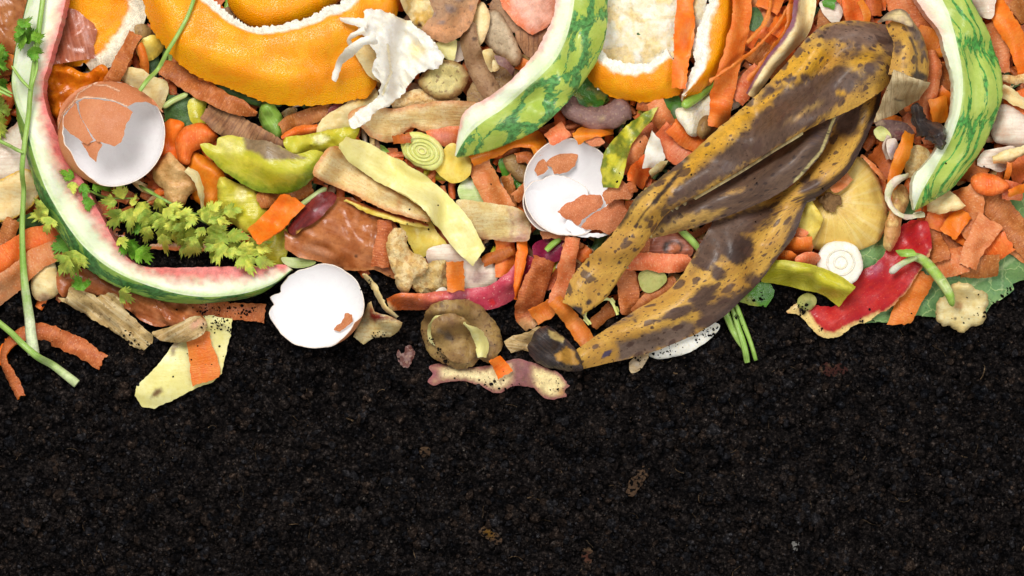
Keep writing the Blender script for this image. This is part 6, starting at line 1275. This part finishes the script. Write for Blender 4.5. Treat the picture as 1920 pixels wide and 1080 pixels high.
# fold at the stem end
loft('peel_fold', mm('banana/banana_inside/banana_inside'), ['1650,56 1660,88 1656,120 1650,148', '1672,40 1688,80 1694,120 1690,152', '1690,34 1712,74 1722,118 1722,158', '1694,36 1720,72 1733,116 1731,158'], [16, 36, 30, 4], th=4.5, lift=4,
     paints=[('p', '1672,40 1700,40 1724,90 1732,130 1716,112 1700,84 1690,70', (116, 92, 82), .95, 9), ('e', 1666, 100, 12, 22, 0, DK, .7, .7), ('p', '1690,146 1712,142 1734,146 1734,162 1690,156', BK, .9, 6), ('e', 1680, 136, 10, 16, 0, BK, .55, .8), ('l', '1690,80 1702,110 1704,146', 3, (76, 58, 50), .7)], **kw)
sheet('peel_inside', mm('banana_inside'), '1634,50 1646,36 1662,28 1678,28 1690,40 1694,60 1680,56 1660,50', th=4, dome=5, dome_r=10, lift=6, parent=t, paints=[('edge', 5, (130, 108, 90), .9), ('e', 1675, 46, 14, 8, 20, (176, 150, 130), .6, .8)])
sheet('stem_collar', mm('straw'), '1657,141 1672,148 1694,156 1716,162 1728,163 1720,176 1716,188 1700,200 1676,214 1652,226 1634,231 1642,200', th=6, dome=10, dome_r=22, lift=6, parent=t, smooth=False, grain=80, nz=(3, 20), paints=[('e', 1716, 178, 10, 14, 30, (190, 150, 100), .6, .8), ('l', '1668,190 1690,188', 1.6, (60, 44, 36), .9), ('e', 1684, 196, 26, 16, 0, (230, 214, 172), .4, 1)])
tube('stem', mm('banana_black'), [10, 12, 14, 19, 18, 15, 7], '1706,198 1714,216 1722,232 1734,246 1742,258 1750,270 1756,284', parent=t, lift=6, bump=(.7, 8), stiff=5, seg=14)
sheet('blossom_tip', mm('banana_black'), '990,652 996,634 1006,618 1024,611 1042,622 1060,634 1074,650 1086,668 1092,694 1072,696 1044,692 1016,686 998,672', th=7, dome=18, dome_r=24, nz=(4, 16), lift=1, parent=t, grain=40, sp=4,
      paints=[('p', '1040,664 1062,650 1076,660 1086,680 1070,684 1046,676', (190, 140, 60), 1, 4), ('p', '1028,618 1044,624 1058,634 1056,642 1040,636 1028,628', (190, 166, 104), 1, 3), ('e', 1020, 645, 14, 12, 30, (70, 54, 48), .7, .8)])

# ================================================================ long stalks lying on everything
t = thing('parsley_sprig', 'long parsley stalk with side leaves running down over the left watermelon rind', 'parsley sprig', 60, 350)
tube('stem', mm('stem/green_pale'), [5, 5, 5.5, 5, 5, 5, 6, 9, 12], '93,-40 88,20 78,110 68,175 54,270 44,370 42,470 50,570 62,662', parent=t, stiff=7, lift=3, seg=14, ends=(.8, .9), groove=.08, paints=[('t', .86, 1.2, (220, 226, 188), .9, .14)])
tube('stem', mm('stem'), [2.4, 3, 2.6], '32,128 50,152 69,172', parent=t, lift=3, seg=8, stiff=5)
tube('stem', mm('stem'), [2.2, 2.6], '76,90 82,130 72,172', parent=t, lift=3, seg=8, stiff=5)
for i, (x, y, L, a) in enumerate([(68, 88, 34, 255), (66, 84, 30, 190), (76, 84, 22, 320), (78, 96, 24, 80), (60, 74, 26, 225), (60, 62, 24, 290)]):
    leaf(x, y, L, a, t, 'parsley_green', seed=i + 300, lift=5)
TB('green_stalk', 'thin green stalk running diagonally over the big orange peel at the top left', 'stalk', 'stem/green_pale', [3.5, 3.8, 4, 4.2], '374,-40 352,30 312,100 266,170', stiff=7, lift=2, ends=(.9, .9))
TB('green_stalk', 'pale green stalk lying on the soil across the carrot loop at the lower left', 'stalk', 'stem/green_pale', [5.5, 6, 7, 9], '-40,580 20,622 84,676 140,720', stiff=5, lift=2, ends=(.8, .9), paints=[('t', .75, 1.2, (212, 222, 170), .8, .2)])
TB('green_stalk', 'thin green stalk between the turnip piece and the watermelon rind at the left edge', 'stalk', 'stem', [3.4, 3.6], '-30,250 10,270 50,288', stiff=5, lift=2)

# ================================================================ loose bits in the soil
def chip(name, label, cat, m, pts, **kw): return SH(name, label, cat, m, pts, th=kw.pop('th', 5), drape=True, stiff=1, lift=-3.5, jag=2.4, sp=kw.pop('sp', 2.6), **kw)
chip('clay_pebble', 'reddish brown clay lump on the soil right of the apple scrap', 'pebble', 'potato_purple', '748,660 756,650 768,650 776,662 774,678 764,690 752,682', dome=8, dome_r=10, nz=(4, 6), paints=[('n', 8, -.1, (96, 50, 40), .9)])
chip('wood_chip', 'pale brown fibrous wood chip standing out in the lower right soil', 'wood chip', 'wood', '1178,924 1186,896 1196,880 1212,878 1212,894 1200,912 1186,930', dome=4, grain=-60, nz=(3, 8))
chip('wood_chip', 'yellowish brown bark chip near the bottom centre', 'wood chip', 'wood', '900,996 910,986 924,992 934,1004 938,1018 926,1016 912,1008', dome=4, nz=(3, 6), paints=[('e', 918, 1000, 16, 10, 30, (110, 78, 24), .8, .8)])
chip('pebble', 'light grey pebble low on the right of the soil', 'pebble', 'wood', '1482,1026 1486,1016 1496,1016 1500,1026 1494,1034 1486,1034', dome=6, dome_r=8, paints=[('e', 1490, 1025, 20, 20, 0, (120, 118, 114), 1, .6)])
chip('pebble', 'small tan pebble left of centre in the soil', 'pebble', 'wood', '788,850 792,840 802,840 806,850 798,858 790,856', dome=5, dome_r=7)
chip('wood_chip', 'reddish bark chip in the soil under the red apple peel', 'wood chip', 'wood', '1540,690 1556,680 1576,684 1592,694 1580,704 1556,704', dome=5, nz=(4, 7), paints=[('n', 12, -.2, (60, 34, 30), .9)])
chip('wood_chip', 'small reddish chip at the bottom centre right edge of the soil', 'wood chip', 'wood', '1092,1044 1096,1032 1108,1030 1112,1044 1106,1056 1096,1056', dome=4, paints=[('e', 1102, 1044, 14, 16, 0, (84, 44, 38), .8, .8)])
r = np.random.RandomState(21); sp = []
for (cx, cy, rx, ry, n) in ((400, 578, 40, 10, 46), (412, 606, 22, 12, 34), (478, 578, 14, 6, 8), (712, 520, 18, 14, 6), (716, 628, 18, 7, 9), (1330, 622, 16, 8, 12), (1800, 600, 22, 14, 6), (690, 530, 16, 20, 8), (400, 660, 40, 60, 10), (870, 720, 60, 10, 10), (900, 620, 60, 60, 7), (760, 420, 60, 40, 8), (1330, 330, 300, 160, 26),(330, 700, 40, 30, 4)):
    for i in range(n):
        x = cx + r.normal() * rx * .6; y = cy + r.normal() * ry * .6; sp.append((x, y, float(samp(H, x, y)) - .6, r.uniform(.8, 2.3), r.choice([0, 0, 1])))
edge = catmull(P('-20,590 60,560 110,560 200,640 290,650 350,600 400,720 440,600 500,600 560,630 660,630 720,640 790,640 840,690 900,735 1000,740 1060,745 1090,700 1200,680 1330,630 1400,580 1480,580 1540,632 1640,600 1700,620 1760,610 1840,615 1900,540 1940,520'), 400)
spots_ = [edge[r.randint(400)] + np.array([r.normal() * 8, -abs(r.normal()) * 10]) for _ in range(34)]
for i in range(560):
    e = spots_[r.randint(34)]; q = r.exponential(9); w_ = r.uniform(0, 6.28); x = e[0] + q * math.cos(w_) * 1.5; y = e[1] + q * math.sin(w_)
    h0 = float(samp(H, x, y))
    if (x - 597) ** 2 + (y - 572) ** 2 < 82 ** 2 or (x > 1100 and x < 1400 and y < 640 and h0 > 60) or (h0 > 45 and r.uniform() < .7): continue
    sp.append((x, y, h0 - .5, min(3.4, .7 + r.exponential(.7)), r.choice([0, 0, 1])))
crumbs('soil_crumbs', 'black soil crumbs clinging to the peelings', sp, CR, seed=12)
